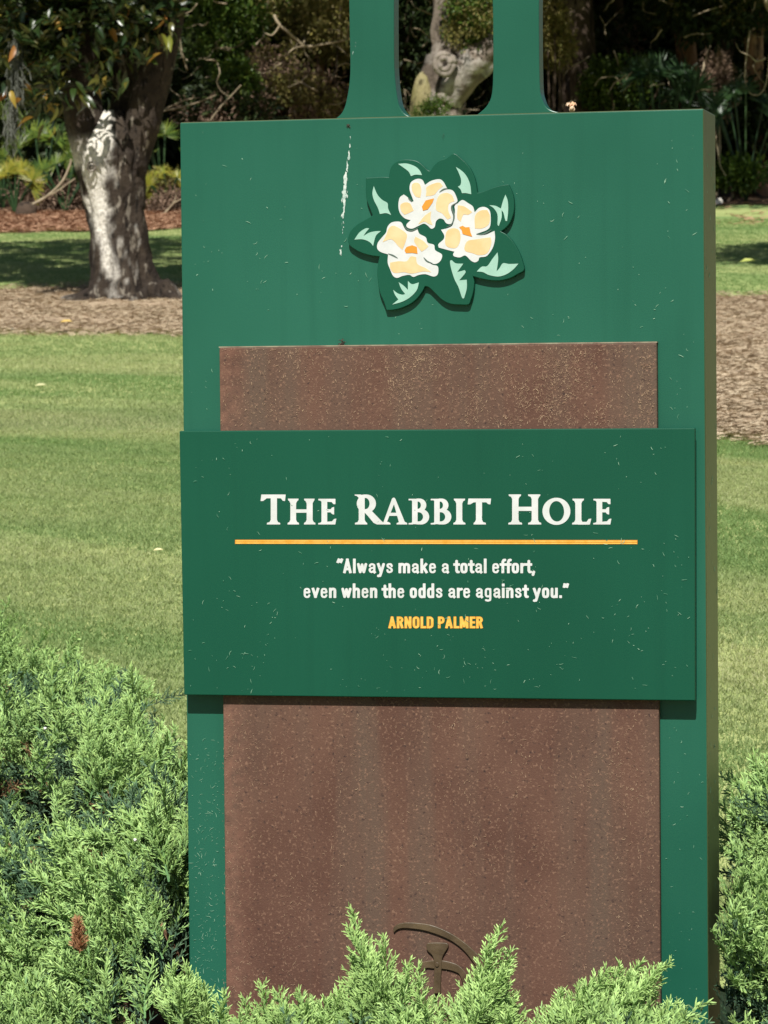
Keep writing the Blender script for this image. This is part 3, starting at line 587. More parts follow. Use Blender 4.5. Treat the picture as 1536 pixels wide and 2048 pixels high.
# ------------------------------------------------------------------ lawn blades, straw and litter
def vis_w(px): return np.where((px > 410) & (px < 1385), .18, 1.0)
def blades(name, n, smin, smax, hb, wb, mats_, dens=None, lean=.9, flat=False, extra_l=.0, nper=5, seed=1):
    r = np.random.default_rng(seed); s = np.sqrt(r.uniform(smin**1.2, smax**1.2, n*3)**(2/1.2)) if not flat else r.uniform(smin, smax, n*3)
    px = r.uniform(-180, 1700, n*3); keep = r.random(n*3) < vis_w(px); l = (px-768)/FPX*s
    if dens is not None: keep &= r.random(n*3) < dens(s, l)
    s = s[keep][:n]; l = l[keep][:n]; x, y = xy(s, l); z = ground(x, y); m = len(s)
    X = np.repeat(x, nper)+r.normal(0, .012, m*nper); Y = np.repeat(y, nper)+r.normal(0, .012, m*nper); Z = np.repeat(z, nper)+(.015 if flat else 0)
    a = r.uniform(0, 6.283, m*nper); h = hb*r.uniform(.5, 1.3, m*nper); w = wb*r.uniform(.6, 1.4, m*nper)
    k = lean*r.uniform(.1, 1.3, m*nper); dx, dy = np.cos(a), np.sin(a)
    V = np.empty((m*nper, 4, 3)); b = r.uniform(0, 6.283, m*nper)
    if flat:
        V[:, 0] = np.c_[X, Y, Z+r.uniform(0, .02, m*nper)]; V[:, 1] = V[:, 0]+np.c_[-dy*w, dx*w, w*.6]
        zz_ = r.normal(0, .12, m*nper)*h; V[:, 2] = V[:, 1]+np.c_[dx*h, dy*h, zz_]; V[:, 3] = V[:, 0]+np.c_[dx*h, dy*h, zz_]
    else:
        cb, sb = np.cos(b)*w/2, np.sin(b)*w/2
        V[:, 0] = np.c_[X-cb, Y-sb, Z]; V[:, 1] = np.c_[X+cb, Y+sb, Z]
        V[:, 2] = np.c_[X+cb*.8+dx*h*k*.5, Y+sb*.8+dy*h*k*.5, Z+h*.6]; V[:, 3] = np.c_[X+dx*h*k, Y+dy*h*k, Z+h*.95]
    F = np.arange(m*nper*4).reshape(-1, 4)
    me = bpy.data.meshes.new(name); me.vertices.add(len(F)*4); me.vertices.foreach_set('co', V.ravel())
    me.loops.add(len(F)*4); me.loops.foreach_set('vertex_index', F.ravel()); me.polygons.add(len(F)); me.polygons.foreach_set('loop_start', np.arange(len(F))*4)
    gt = me.attributes.new('tip', 'FLOAT', 'POINT'); gt.data.foreach_set('value', np.repeat(lush(s, l), nper*4)*(0 if flat else 1))
    me.materials.append(mats_); me.update(); me.validate()
    o = bpy.data.objects.new(name, me); COL.objects.link(o); return o
M_blade = leaf_mat('grass_blade', [lin(c) for c in ((148, 162, 102), (164, 172, 114), (180, 182, 132), (154, 166, 108), (192, 192, 146), (150, 164, 106))], .35, .6, .25, attr=lin((124, 150, 90)))
def lush(s, l):
    cr_ = 10.9-(l+1.15)*1.15; g = np.where(s > cr_, np.exp(-(s-cr_)/1.1), 0)*.5
    g = g+.42*np.clip(1.6*np.sin(1.55*(s+l*1.5+.5*l*l)+1.2*fbm(s*.4, l*.6, 67)), 0, 1)*(s > 7)
    return np.clip(g+.7*np.clip((fbm(s*1.1+2+l*.9, l*.3, 66, 3)-.44)*4, 0, 1)+.35*np.clip((s-19)/4, 0, 1), 0, 1)
M_straw = leaf_mat('straw', [lin(c) for c in ((176, 156, 128), (200, 184, 156), (132, 112, 90), (186, 168, 142), (156, 136, 112))], .1, .8, .1)
M_strawr = leaf_mat('straw_red', [lin(c) for c in ((160, 118, 94), (190, 154, 124), (124, 92, 72), (172, 136, 108))], .1, .8, .1)
nomulch = lambda s, l: np.where(mulch_mask(s+.45*(vn(s*9, l*9, 5)-.5), l) & mulch_mask(s-.35, l) & mulch_mask(s+.35, l), .03, 1.0)
tag(blades('lawn_blades', 90000, 6.2, 16, .011, .0030, M_blade, nomulch, seed=2), 'short mown grass blades of the lawn behind the sign', 'grass', kind='stuff')
tag(blades('lawn_blades', 64000, 15, 39, .014, .0045, M_blade, nomulch, seed=3), 'mown grass of the lawn rising towards the trees', 'grass', kind='stuff')
tag(blades('pine_straw_litter', 30000, 13.2, 28.6, .05, .0038, M_straw, lambda s, l: np.where(mulch_mask(s, l), 1.0, np.where(mulch_mask(s+.5, l) | mulch_mask(s-.5, l), .22, 0)), flat=True, nper=6, seed=4), 'loose tan pine straw and dry leaves under the magnolia', 'pine straw', kind='stuff')
tag(blades('red_straw_litter', 14000, 37, 43.5, .10, .008, M_strawr, lambda s, l: np.where((l < 0) & red_mask(s, l), 1.0, .01), flat=True, nper=4, seed=5), 'reddish fallen pine straw along the foot of the woods', 'pine straw', kind='stuff')

# ------------------------------------------------------------------ juniper
def plume(r, Ln=.11, nsec=20, wide=.036, dense=1.0, bw=.26):
    mb = MB()
    bend = r.normal(0, bw, 2)
    def ax(t): return np.array([bend[0]*Ln*t*t, bend[1]*Ln*t*t, Ln*t])
    def cord(p, d, ln, rad, tip, curve):
        d = d/np.linalg.norm(d); c = np.cross(d, [.3, .2, 1]); c /= np.linalg.norm(c)+1e-9
        q = [p, p+d*ln*.5+curve*ln*.10, p+d*ln+curve*ln*.38]
        a = c; b = np.cross(d, c); V = []
        for k, (pt, rr) in enumerate(zip(q, (rad, rad*1.05, rad*.35))):
            for j in range(3):
                th = j*2.094+.3; V.append(pt+a*math.cos(th)*rr+b*math.sin(th)*rr)
        F = [[i*3+j, i*3+(j+1) % 3, i*3+3+(j+1) % 3, i*3+3+j] for i in range(2) for j in range(3)]+[[6, 7, 8]]
        mb.add(V, F, np.repeat([tip*.35, tip*.75, tip], 3))
    for k in range(3):
        cord(ax(k/3), ax((k+1)/3)-ax(k/3), Ln/3, .0016*(1-k*.2), .1+.2*k, np.zeros(3))
    for i in range(nsec):
        t = .04+.96*(i+r.random()*.6)/nsec; p = ax(min(t, .99)); phi = i*2.4+r.normal(0, .4)
        sl_ = wide*(1-t**1.3)*r.uniform(.6, 1.25)+.006; fwd = .75+.5*t
        d = np.array([math.cos(phi), math.sin(phi), fwd]); d /= np.linalg.norm(d)
        cur = np.array([0, 0, 1.0])+r.normal(0, .3, 3)
        cord(p, d, sl_, .0010, .35+.35*t, cur*.5)
        nt_ = max(3, int(sl_/.0022*dense))
        for j in range(nt_):
            u = (j+.6)/nt_; q = p+d*sl_*u+cur*.5*sl_*(.38*u*u)
            side = np.cross(d, np.array([math.cos(j*2.2+i), math.sin(j*2.2+i), .3])); side /= np.linalg.norm(side)+1e-9
            dd = d*1.0+side*.75+np.array([0, 0, .25])+r.normal(0, .12, 3); ln = r.uniform(.0045, .0090)*(1.15-.4*u)
            cord(q, dd, ln, r.uniform(.0007, .0011), np.clip(.25+.75*(.5*u+.5*t)+r.normal(0, .12), 0, 1), (d+r.normal(0, .25, 3))*.7)
    return mb.out()
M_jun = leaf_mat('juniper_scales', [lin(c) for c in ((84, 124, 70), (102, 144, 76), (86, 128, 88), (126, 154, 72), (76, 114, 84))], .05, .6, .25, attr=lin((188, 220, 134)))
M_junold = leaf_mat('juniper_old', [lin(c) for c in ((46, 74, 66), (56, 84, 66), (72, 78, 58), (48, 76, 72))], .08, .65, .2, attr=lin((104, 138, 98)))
M_stem = mat('juniper_wood', lin((96, 70, 50)), lin((140, 108, 80)), rough=.9, scale=60, bump=.4)
rj = np.random.default_rng(21)
JV = []
for k in range(8):
    V, F, A = plume(rj, rj.uniform(.065, .09), 20, rj.uniform(.020, .030)); JV.append(proto('juniper_sprig', V, F, M_jun, {'tip': A}))
for k in range(2):
    V, F, A = plume(rj, rj.uniform(.07, .09), 15, .03, .8); JV.append(proto('juniper_sprig_old', V, F, M_junold, {'tip': A}))
V, F, A = plume(rj, .07, 12, .024, .5); JV.append(proto('juniper_sprig_dead', V, F, leaf_mat('juniper_dead', [lin(c) for c in ((110, 84, 58), (134, 108, 78), (88, 66, 48))], .05, .8, .1), {'tip': A}))
def jtop(s, l):                                        # height (world z) of the juniper's lumpy top
    z = CAM[2]-.875+(s-4.3)*.128
    lump = fbm(s*2.6+1.7, l*3.4, 30, 2)-.5; l2 = fbm(s*7, l*8, 33, 2)-.5
    return z+lump*.42+l2*.19
def jspray(P, D, roll=None):                           # euler angles turning +z onto D
    R = []
    for d in D:
        q = Vector(d).to_track_quat('Z', 'Y'); e = (q.to_matrix() @ Matrix.Rotation(random.uniform(0, 6.28), 3, 'Z')).to_euler(); R.append(tuple(e))
    return R
def juniper(label, region, n, cap=None, seed=0):
    r = np.random.default_rng(seed); P = []; D = []; S = []; I = []
    cs = region['s']; cl = region['l']
    loc = gp((cs[0]+cs[1])/2, (cl[0]+cl[1])/2)
    t = thing('juniper_shrub', label, 'shrub', loc, 'spreading juniper around the sign')
    tries = 0
    while len(P) < n and tries < n*40:
        tries += 1; s = r.uniform(*cs); l = r.uniform(*cl)
        if not region['in'](s, l): continue
        hole = fbm(s*3.1+9, l*4.2+2, 44, 2)
        if hole < .46 and r.random() < .95: continue
        dep = r.random()**1.4*.17; z = float(jtop(s, l))-.030-dep
        if cap: z = min(z, cap(s, l)-dep)
        x, y = xy(s, l)
        if -WD/2-.02 < x < WD/2+.02 and -.05 < y < TK+.02: continue
        az = 6.283*float(fbm(s*1.9, l*2.3, 36, 2))*2.2+r.normal(0, .5); til = abs(r.normal(.75, .3))
        # downhill side faces the viewer: sprays lean outwards
        dx, dy = math.cos(az)*math.sin(til), math.sin(az)*math.sin(til)
        dx -= HF[0]*.30; dy -= HF[1]*.30
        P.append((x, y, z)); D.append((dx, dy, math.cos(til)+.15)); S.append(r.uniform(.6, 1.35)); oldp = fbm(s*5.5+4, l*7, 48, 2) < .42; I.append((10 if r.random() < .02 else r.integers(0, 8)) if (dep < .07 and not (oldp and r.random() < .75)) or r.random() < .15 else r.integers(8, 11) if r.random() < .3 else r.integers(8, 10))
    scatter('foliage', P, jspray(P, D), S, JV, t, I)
    mb = MB()
    for k in range(region.get('stems', 26)):
        s = r.uniform(*cs); l = r.uniform(*cl)
        if not region['in'](s, l): continue
        a = gp(s+r.normal(0, .2), l+r.normal(0, .2), .0); x, y = xy(s, l)
        if -WD/2-.05 < x < WD/2+.05 and -.08 < y < TK+.05: continue
        b = np.array([x, y, float(jtop(s, l))-.10]); 
        if cap: b[2] = min(b[2], cap(s, l)-.05)
        P_s = spline([a, (a+b)/2+r.normal(0, .05, 3), b], 7); V, F = tube_geo(P_s, np.linspace(.011, .003, 7), 6); mb.add(V, F)
    V, F, _ = mb.out(); st = mesh('stems', V, F, M_stem, t, smooth=True); st['kind'] = 'stuff'
    return t
def back_edge(l): return np.interp(l, [-2, -.80, -.62, -.52, -.42, -.33, -.1, .3, .52, .62, 1.2], [7.3, 7.25, 7.05, 6.85, 6.65, 6.5, 6.0, 5.3, 5.3, 5.6, 5.8])
def in_left(s, l):
    x, y = xy(s, l); return x < -WD/2-.01 and s < back_edge(l)+.15*(vn(s*6, l*6, 77)-.5) and l > -.135*s-.05
def in_right(s, l):
    x, y = xy(s, l); return x > WD/2+.015 and y > -.06 and s < back_edge(l) and l < .135*s+.05
def in_front(s, l):
    x, y = xy(s, l); return -WD/2-.02 < x and y < -.05 and s > 4.05
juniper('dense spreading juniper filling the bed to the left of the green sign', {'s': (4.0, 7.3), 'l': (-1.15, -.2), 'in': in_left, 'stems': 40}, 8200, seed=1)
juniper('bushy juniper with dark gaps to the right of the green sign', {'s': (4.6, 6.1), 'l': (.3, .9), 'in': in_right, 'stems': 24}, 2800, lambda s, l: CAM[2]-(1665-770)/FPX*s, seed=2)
def cap_front(s, l):
    x, y = xy(s, l); px = 768+l/s*FPX
    yp = np.interp(px, [380, 440, 480, 500, 530, 560, 700, 790, 860, 930, 1000, 1022, 1045, 1080, 1110, 1150, 1230, 1330, 1390, 1430, 1536], [1950, 2015, 2110, 2230, 2110, 2020, 2020, 2030, 2080, 2040, 2020, 2120, 2300, 2300, 2120, 2040, 2000, 2060, 2120, 2080, 1980])
    return CAM[2]-(yp+134-770)/FPX*s
front = juniper('low juniper with upright sprays in front of the brown panel', {'s': (4.1, 4.95), 'l': (-.5, .75), 'in': in_front, 'stems': 20}, 3600, cap_front, seed=3)
# hand set sprays that stand up in front of the panel: base pixel, tip pixel
def spray(pb, pt, s, w=.05, n=26, seed=0):
    r = np.random.default_rng(seed); a = at(*pb, s); b = at(*pt, s); Ln = np.linalg.norm(b-a)
    V, F, A = plume(r, Ln, int(Ln/.0038), w, 1.25, .06)
    q = Vector(b-a).to_track_quat('Z', 'Y').to_matrix(); V = np.array(q) @ V.T; V = V.T+a
    o = mesh('spray', V, F, M_jun, front, attrs={'tip': np.clip(A*1.1+.1, 0, 1)}); return o
for k, (pb, pt, s, w) in enumerate([((760, 2045), (700, 1822), 4.62, .034), ((775, 2060), (722, 1850), 4.58, .040), ((790, 2060), (745, 1880), 4.6, .045), ((800, 2085), (806, 1925), 4.56, .035), ((835, 2090), (842, 1935), 4.6, .028),
        ((925, 2070), (1018, 1858), 4.6, .034), ((930, 2090), (985, 1880), 4.57, .042), ((960, 2090), (1000, 1925), 4.62, .040), ((985, 2095), (1015, 1950), 4.58, .035), ((880, 2110), (880, 2000), 4.6, .03), ((925, 2100), (965, 1960), 4.55, .03),
        ((1180, 2060), (1334, 1915), 4.6, .030), ((1170, 2070), (1330, 1940), 4.57, .032), ((1160, 2060), (1290, 1930), 4.63, .034), ((1130, 2075), (1215, 1938), 4.6, .040), ((1120, 2085), (1166, 1962), 4.58, .036), ((1180, 2080), (1240, 1930), 4.6, .036),
        ((1260, 2080), (1310, 1985), 4.6, .03), ((1300, 2095), (1345, 2005), 4.58, .03), ((1340, 2095), (1368, 2012), 4.6, .022), ((1100, 2100), (1130, 1985), 4.6, .03),
        ((540, 2090), (527, 1966), 4.62, .028), ((575, 2085), (560, 1985), 4.6, .035), ((620, 2090), (600, 1985), 4.58, .035), ((660, 2090), (675, 1978), 4.6, .032), ((640, 2090), (640, 1995), 4.6, .035), ((500, 2090), (490, 1996), 4.6, .02),
        ((395, 2080), (386, 1930), 4.62, .03), ((420, 2085), (418, 1972), 4.6, .03), ((440, 2095), (440, 1985), 4.6, .025), ((350, 2060), (352, 1930), 4.6, .04), ((720, 2085), (700, 1960), 4.6, .045), ((870, 2110), (835, 1985), 4.55, .045)]):
    spray(pb, pt, s, w*.95, 0, 100+k)
    for j in range(6 if w >= .034 else 2):
        rr_ = np.random.default_rng(700+k*5+j); f_ = rr_.uniform(.4, .85) if not 795 < pt[0] < 965 else rr_.uniform(.2, .4); dx_ = rr_.uniform(-26, 26)
        tb = (pb[0]+dx_, pb[1]); tt = (pb[0]+(pt[0]-pb[0])*f_+dx_*1.1, pb[1]+(pt[1]-pb[1])*f_+6)
        spray(tb, tt, s+rr_.uniform(-.05, .05), w*.9, 0, 900+k*7+j)
# rust coloured dead sprig, white petals on the juniper
M_rust = leaf_mat('rust_scales', [lin((166, 118, 82)), lin((190, 146, 108)), lin((128, 84, 56))], .1, .7, .2)
V, F, A = plume(np.random.default_rng(5), .056, 44, .013, 2.2, .05); a = at(160, 1905, 4.62); 
V = V*np.array([.8, .8, .78]); V = V+a+fw*-.01
tag(mesh('dead_sprig', V, F, M_rust), 'rust brown dead sprig caught in the green juniper at lower left', 'sprig')
M_petal = mat('white_petal', lin((235, 235, 222)), rough=.6)
for (px, py, s, lab) in ((90, 1457, 5.2, 'white petal on the juniper level with the lower edge of the name plate'), (270, 1680, 4.9, 'white petal on the juniper beside the lower left strip of the sign')):
    c = at(px, py, s); pts = [c+np.array([math.cos(a)*.0032, 0, math.sin(a)*.0026])+np.array([0, .002*math.cos(2*a), 0]) for a in np.linspace(0, 6.28, 9)[:-1]]
    V = [c-np.array([0, .003, 0])]+pts+[c+np.array([0, .003, 0])]; F = [[0, i+1, (i+1) % 8+1] for i in range(8)]+[[9, (i+1) % 8+1, i+1] for i in range(8)]
    tag(mesh('fallen_petal', V, F, M_petal, smooth=True), lab, 'petal', 'white petals caught in the juniper')

# ------------------------------------------------------------------ leaves and leaf clusters
def leaf_quad(mb, p, d, n_, ln, w, fold=.25, a=0.):
    d = d/np.linalg.norm(d); s_ = np.cross(d, n_); s_ /= np.linalg.norm(s_)+1e-9; n_ = np.cross(s_, d)
    V = [p, p+d*ln*.35+s_*w*.5+n_*w*fold, p+d*ln*.75+s_*w*.38+n_*w*fold*.6, p+d*ln-n_*ln*.08, p+d*ln*.75-s_*w*.38+n_*w*fold*.6, p+d*ln*.35-s_*w*.5+n_*w*fold, p+d*ln*.5]
    mb.add(V, [[0, 6, 1], [1, 6, 2], [2, 6, 3], [3, 6, 4], [4, 6, 5], [5, 6, 0]], a)
def cluster(r, n, rad, ln, w, m, name, whorl=False):
    mb = MB()
    for k in range(n):
        d = r.normal(0, 1, 3); d /= np.linalg.norm(d); p = d*rad*r.random()**.45*.8
        if whorl: d = np.array([math.cos(k*2.4), math.sin(k*2.4), r.uniform(.0, .9)]); p = np.array([0, 0, .01*k])
        else: d = d+np.array([0, 0, -.2])+r.normal(0, .5, 3)
        nn = r.normal(0, .5, 3)+np.array([0, 0, 1]); leaf_quad(mb, p, d, nn, ln*r.uniform(.7, 1.2), w*r.uniform(.8, 1.15))
    V, F, _ = mb.out(); return proto(name, V, F, m)
M_magl = leaf_mat('magnolia_leaf', [lin(c) for c in ((34, 52, 26), (48, 66, 28), (40, 58, 30), (62, 76, 32), (30, 46, 24), (92, 88, 36), (36, 54, 28))], .22, .3, .55)
M_maglb = leaf_mat('magnolia_yellow_leaf', [lin(c) for c in ((128, 134, 52), (176, 140, 60), (150, 96, 50), (104, 122, 48))], .35, .4, .4)
M_dkl = leaf_mat('dark_woodland_leaf', [lin(c) for c in ((36, 50, 26), (50, 66, 32), (44, 58, 30), (64, 74, 36), (30, 44, 26))], .25, .5, .3)
M_grl = leaf_mat('green_woodland_leaf', [lin(c) for c in ((66, 92, 34), (88, 112, 42), (56, 82, 34), (108, 124, 50), (74, 98, 40))], .35, .45, .35)
M_oll = leaf_mat('olive_woodland_leaf', [lin(c) for c in ((112, 112, 58), (134, 124, 66), (92, 98, 48), (150, 134, 84), (104, 100, 56))], .3, .5, .3)
M_brl = leaf_mat('dead_brown_leaf', [lin(c) for c in ((112, 92, 76), (138, 114, 96), (86, 70, 58), (156, 132, 112), (98, 80, 64))], .15, .7, .2)
M_palm = leaf_mat('palmetto_blade', [lin(c) for c in ((70, 96, 38), (92, 116, 44), (118, 132, 50), (60, 86, 38))], .3, .4, .4)
M_palmy = leaf_mat('yellow_palmetto_blade', [lin(c) for c in ((140, 144, 50), (164, 158, 60), (120, 134, 50), (176, 160, 72))], .35, .4, .4)
M_palmd = leaf_mat('dark_palmetto_blade', [lin(c) for c in ((36, 60, 36), (48, 74, 42), (58, 84, 48))], .25, .35, .4)
M_moss = leaf_mat('spanish_moss', [lin(c) for c in ((90, 92, 84), (112, 114, 104), (70, 72, 64))], .2, .9, .1)
rc = np.random.default_rng(11)
C_mag = [cluster(rc, 12, .08, .125, .046, M_magl, 'magnolia_whorl', True) for _ in range(3)]
C_dk = [cluster(rc, 60, .32, .12, .055, M_dkl, 'dark_cluster') for _ in range(3)]
C_gr = [cluster(rc, 60, .22, .075, .040, M_grl, 'green_cluster') for _ in range(3)]
C_ol = [cluster(rc, 70, .20, .055, .026, M_oll, 'olive_cluster') for _ in range(3)]
C_br = [cluster(rc, 60, .24, .08, .018, M_brl, 'brown_cluster') for _ in range(3)]
def rndrot(n, r): return np.c_[r.uniform(-.8, .8, n), r.uniform(-.8, .8, n), r.uniform(0, 6.28, n)]

# ------------------------------------------------------------------ magnolia on the left
def bark_mat(name, a, b, pale, dark, pl=.5, ph=.62, sc=4, seed=0):
    def ex(n, L, vec, col):
        k = noise_fac(n, L, vec, sc*1.7, pl, ph, (1, 1, .55), 6); col = mixnode(n, L, k, col, pale)
        k = noise_fac(n, L, vec, sc*3.2, .56, .66, (1, 1, .5), 6); col = mixnode(n, L, k, col, dark)
        at_ = n.nodes.new('ShaderNodeAttribute'); at_.attribute_name = 'tip'
        k = noise_fac(n, L, vec, sc*7, .25, .6, (1, 1, .8), 5); mu = n.nodes.new('ShaderNodeMath'); mu.operation = 'MULTIPLY'; mu.use_clamp = True
        ml = n.nodes.new('ShaderNodeMath'); ml.operation = 'ADD'; ml.inputs[1].default_value = .35; L(k, ml.inputs[0]); L(ml.outputs[0], mu.inputs[0]); L(at_.outputs['Fac'], mu.inputs[1])
        return mixnode(n, L, mu.outputs[0], col, lin((216, 210, 198)))
    return mat(name, a, b, rough=.9, scale=sc, stretch=(1, 1, .7), bump=1, bscale=34, spec=.2, extra=ex)
M_magbark = bark_mat('magnolia_bark', lin((44, 37, 32)), lin((64, 55, 46)), lin((120, 112, 100)), lin((26, 22, 18)), .60, .65, 9)
MS = 27.0; mbase = at(240, 606, MS); mbase[2] = float(ground(mbase[0], mbase[1]))
mag = thing('magnolia_tree', 'forked magnolia with pale lichen patched trunk and low glossy leaves, left of the sign', 'tree', mbase)
def img_tube(rows, s, ns=44, n=60, amp=.10, seed=1, dz=None):
    """rows: (y pixel, left x pixel, right x pixel[, depth shift])"""
    P = []; R = []
    for q in rows:
        y, a, b = q[:3]; d = q[3] if len(q) > 3 else 0
        P.append(at((a+b)/2, y, s+d)); R.append((b-a)/2*(s+d)/FPX)
    P = spline(P, n); R = spline(np.array(R)[:, None], n)[:, 0]
    return P, R
P, R = img_tube([(640, 120, 370), (612, 158, 352), (598, 170, 330), (580, 176, 318), (550, 179, 308), (500, 178, 299), (450, 176, 293), (400, 169, 290), (350, 156, 290), (320, 154, 290), (295, 160, 286), (270, 172, 276), (245, 188, 262), (222, 205, 245)], MS, n=90)
V, F = tube_geo(P, R, 64, seed=4, amp=.10, fine=.16)
# root flare buttresses and lichen band (painted growth, part of the bark)
ctr = P[:, :2]; zz = V[:, 2]-mbase[2]; ang = np.arctan2(V[:, 1]-np.interp(V[:, 2], P[:, 2], P[:, 1]), V[:, 0]-np.interp(V[:, 2], P[:, 2], P[:, 0]))
fl = np.clip(.35-zz, 0, .35)/.35
for k in (0, 1):
    c0 = np.interp(V[:, 2], P[:, 2], P[:, k]); V[:, k] = c0+(V[:, k]-c0)*(1+fl*.22*np.sin(ang*5+1))
rel = (V[:, 0]-np.interp(V[:, 2], P[:, 2], P[:, 0]))*HR[0]+(V[:, 1]-np.interp(V[:, 2], P[:, 2], P[:, 1]))*HR[1]
facing = ((V[:, 0]-np.interp(V[:, 2], P[:, 2], P[:, 0]))*HF[0]+(V[:, 1]-np.interp(V[:, 2], P[:, 2], P[:, 1]))*HF[1]) < .05
hw = np.interp(V[:, 2], P[:, 2], R); u = rel/hw
cenu = np.interp(zz, [0, .18, .41, .6, .8, 1.0, 1.4], [-.2, -.32, -.40, -.46, -.5, -.48, -.4]); wid = np.interp(zz, [0, .18, .41, .6, .8, 1.0, 1.5], [.03, .2, .34, .45, .5, .5, .5])
wob = (fbm(zz*5, ang*1.5, 15)-.5)*.5
band = np.clip((wid-np.abs(u-cenu+wob))*2.6+(fbm(zz*16, ang*5, 19)-.45)*1.3, 0, 1)*facing*(np.abs(u-cenu) < wid+.2)
band = np.maximum(band, .35*np.clip((fbm(zz*9+4, ang*4.2, 29)-.64)*9, 0, 1)*facing*(zz < 1.0))
seam = np.abs(u-.02-.04*np.sin(zz*9)) < .05
for k in (0, 1):
    c0 = np.interp(V[:, 2], P[:, 2], P[:, k]); V[:, k] = np.where(seam & (zz < 1.05), c0+(V[:, k]-c0)*.90, V[:, k])
trunk = mesh('trunk', V, F, M_magbark, mag, smooth=True, attrs={'tip': band})
def limb(rows, s, name, parent, m, ns=28, n=40, amp=.12, seed=3, fine=.08, tipv=0.):
    P, R = img_tube(rows, s, n=n); V, F = tube_geo(P, R, ns, seed=seed, amp=amp, fine=fine)
    return mesh(name, V, F, m, parent, smooth=True, attrs={'tip': np.full(len(V), tipv) if np.isscalar(tipv) else tipv(V)})
limb([(430, 178, 232), (390, 166, 230), (350, 154, 226), (300, 141, 220), (250, 130, 210), (200, 122, 200), (150, 120, 196), (100, 122, 196), (40, 128, 200), (-60, 135, 205), (-300, 150, 210), (-700, 130, 175)], MS-.02, 'limb', mag, M_magbark, seed=6, tipv=lambda V: .9*np.clip((1.28-(V[:, 2]-mbase[2]))*4, 0, 1)*(fbm(V[:, 0]*7, V[:, 2]*5, 16) > .36))
limb([(420, 242, 290), (380, 238, 290), (345, 236, 292), (300, 238, 303), (250, 250, 320), (200, 262, 332), (150, 276, 345), (100, 292, 356), (50, 308, 366), (0, 322, 376), (-200, 370, 430), (-600, 470, 520)], MS-.05, 'limb', mag, M_magbark, seed=8)
limb([(300, 205, 245), (240, 215, 262), (180, 225, 275), (100, 225, 270), (0, 228, 262), (-400, 250, 275)], MS+.2, 'limb', mag, M_magbark, seed=9)
# ring knot on the pale band
kc = at(182, 334, MS-.30); kp = []
mbk = MB(); th = np.linspace(0, 6.283, 15); ringp = np.array([kc+rt*math.cos(a)*.030+np.array([0, 0, 1])*math.sin(a)*.036 for a in th]); V, F = tube_geo(ringp, np.full(15, .007), 6); mbk.add(V, F)
V, F = tube_geo([kc+fw*.02, kc+fw*.004], [.022, .012], 10); mbk.add(V, F); V, F, _ = mbk.out()
mesh('knot', V, F, mat('knot_bark', lin((120, 112, 100)), lin((86, 78, 70)), rough=.9, scale=40), mag, smooth=True, attrs={'tip': np.zeros(len(V))})
# bare roots running out from the flare
for k, (x0, x1, y1) in enumerate(((180, 118, 607), (330, 372, 612), (200, 168, 618))):
    a = at(x0, 598, MS-.1); b = at(x1, y1, MS-.3); a[2] = float(ground(a[0], a[1]))+.05; b[2] = float(ground(b[0], b[1]))-.01; m_ = (a+b)/2; m_[2] += .005
    V, F = tube_geo(spline([a, m_, b], 12), np.linspace(.06, .02, 12), 10, seed=k, amp=.1); mesh('root', V, F, M_magbark, mag, smooth=True, attrs={'tip': np.zeros(len(V))})
r = np.random.default_rng(31)
cc = gp(28.2, -2.1, 0); P = []
while len(P) < 3600:
    d = r.normal(0, 1, 3); d /= np.linalg.norm(d); p = cc+np.array([0, 0, 4.9])+d*np.array([4.2, 3.2, 2.7])*(.45+.55*r.random()**.5)
    s_, l_ = tosl(p[0], p[1]); yp = 770-(p[2]-CAM[2])/s_*FPX
    xp = 768+l_/s_*FPX
    if yp > -60 or p[2]-cc[2] < 2.2: continue
    P.append(p)
scatter('crown', P, rndrot(len(P), r), r.uniform(.9, 1.6, len(P)), C_mag, mag)
# drooping low foliage that enters the picture
P = []
def low_edge(x): return np.interp(x, [-60, 0, 60, 110, 150, 200, 250, 300, 330, 372], [150, 150, 225, 245, 215, 190, 165, 150, 90, 40])
while len(P) < 1500:
    px = r.uniform(-60, 350); py = r.uniform(-120, 260); s_ = r.uniform(26.3, 28.6)
    if py > low_edge(px)*(1-.5*r.random()**2.5): continue
    if 262 < px and py > 60 and r.random() < .8 and s_ < 27.2: continue
    if 120 < px < 215 and py > 100 and s_ < 27 and r.random() < .75: continue
    P.append(at(px, py, s_))
scatter('low_foliage', P, rndrot(len(P), r), r.uniform(.6, 1.05, len(P)), C_mag, mag)
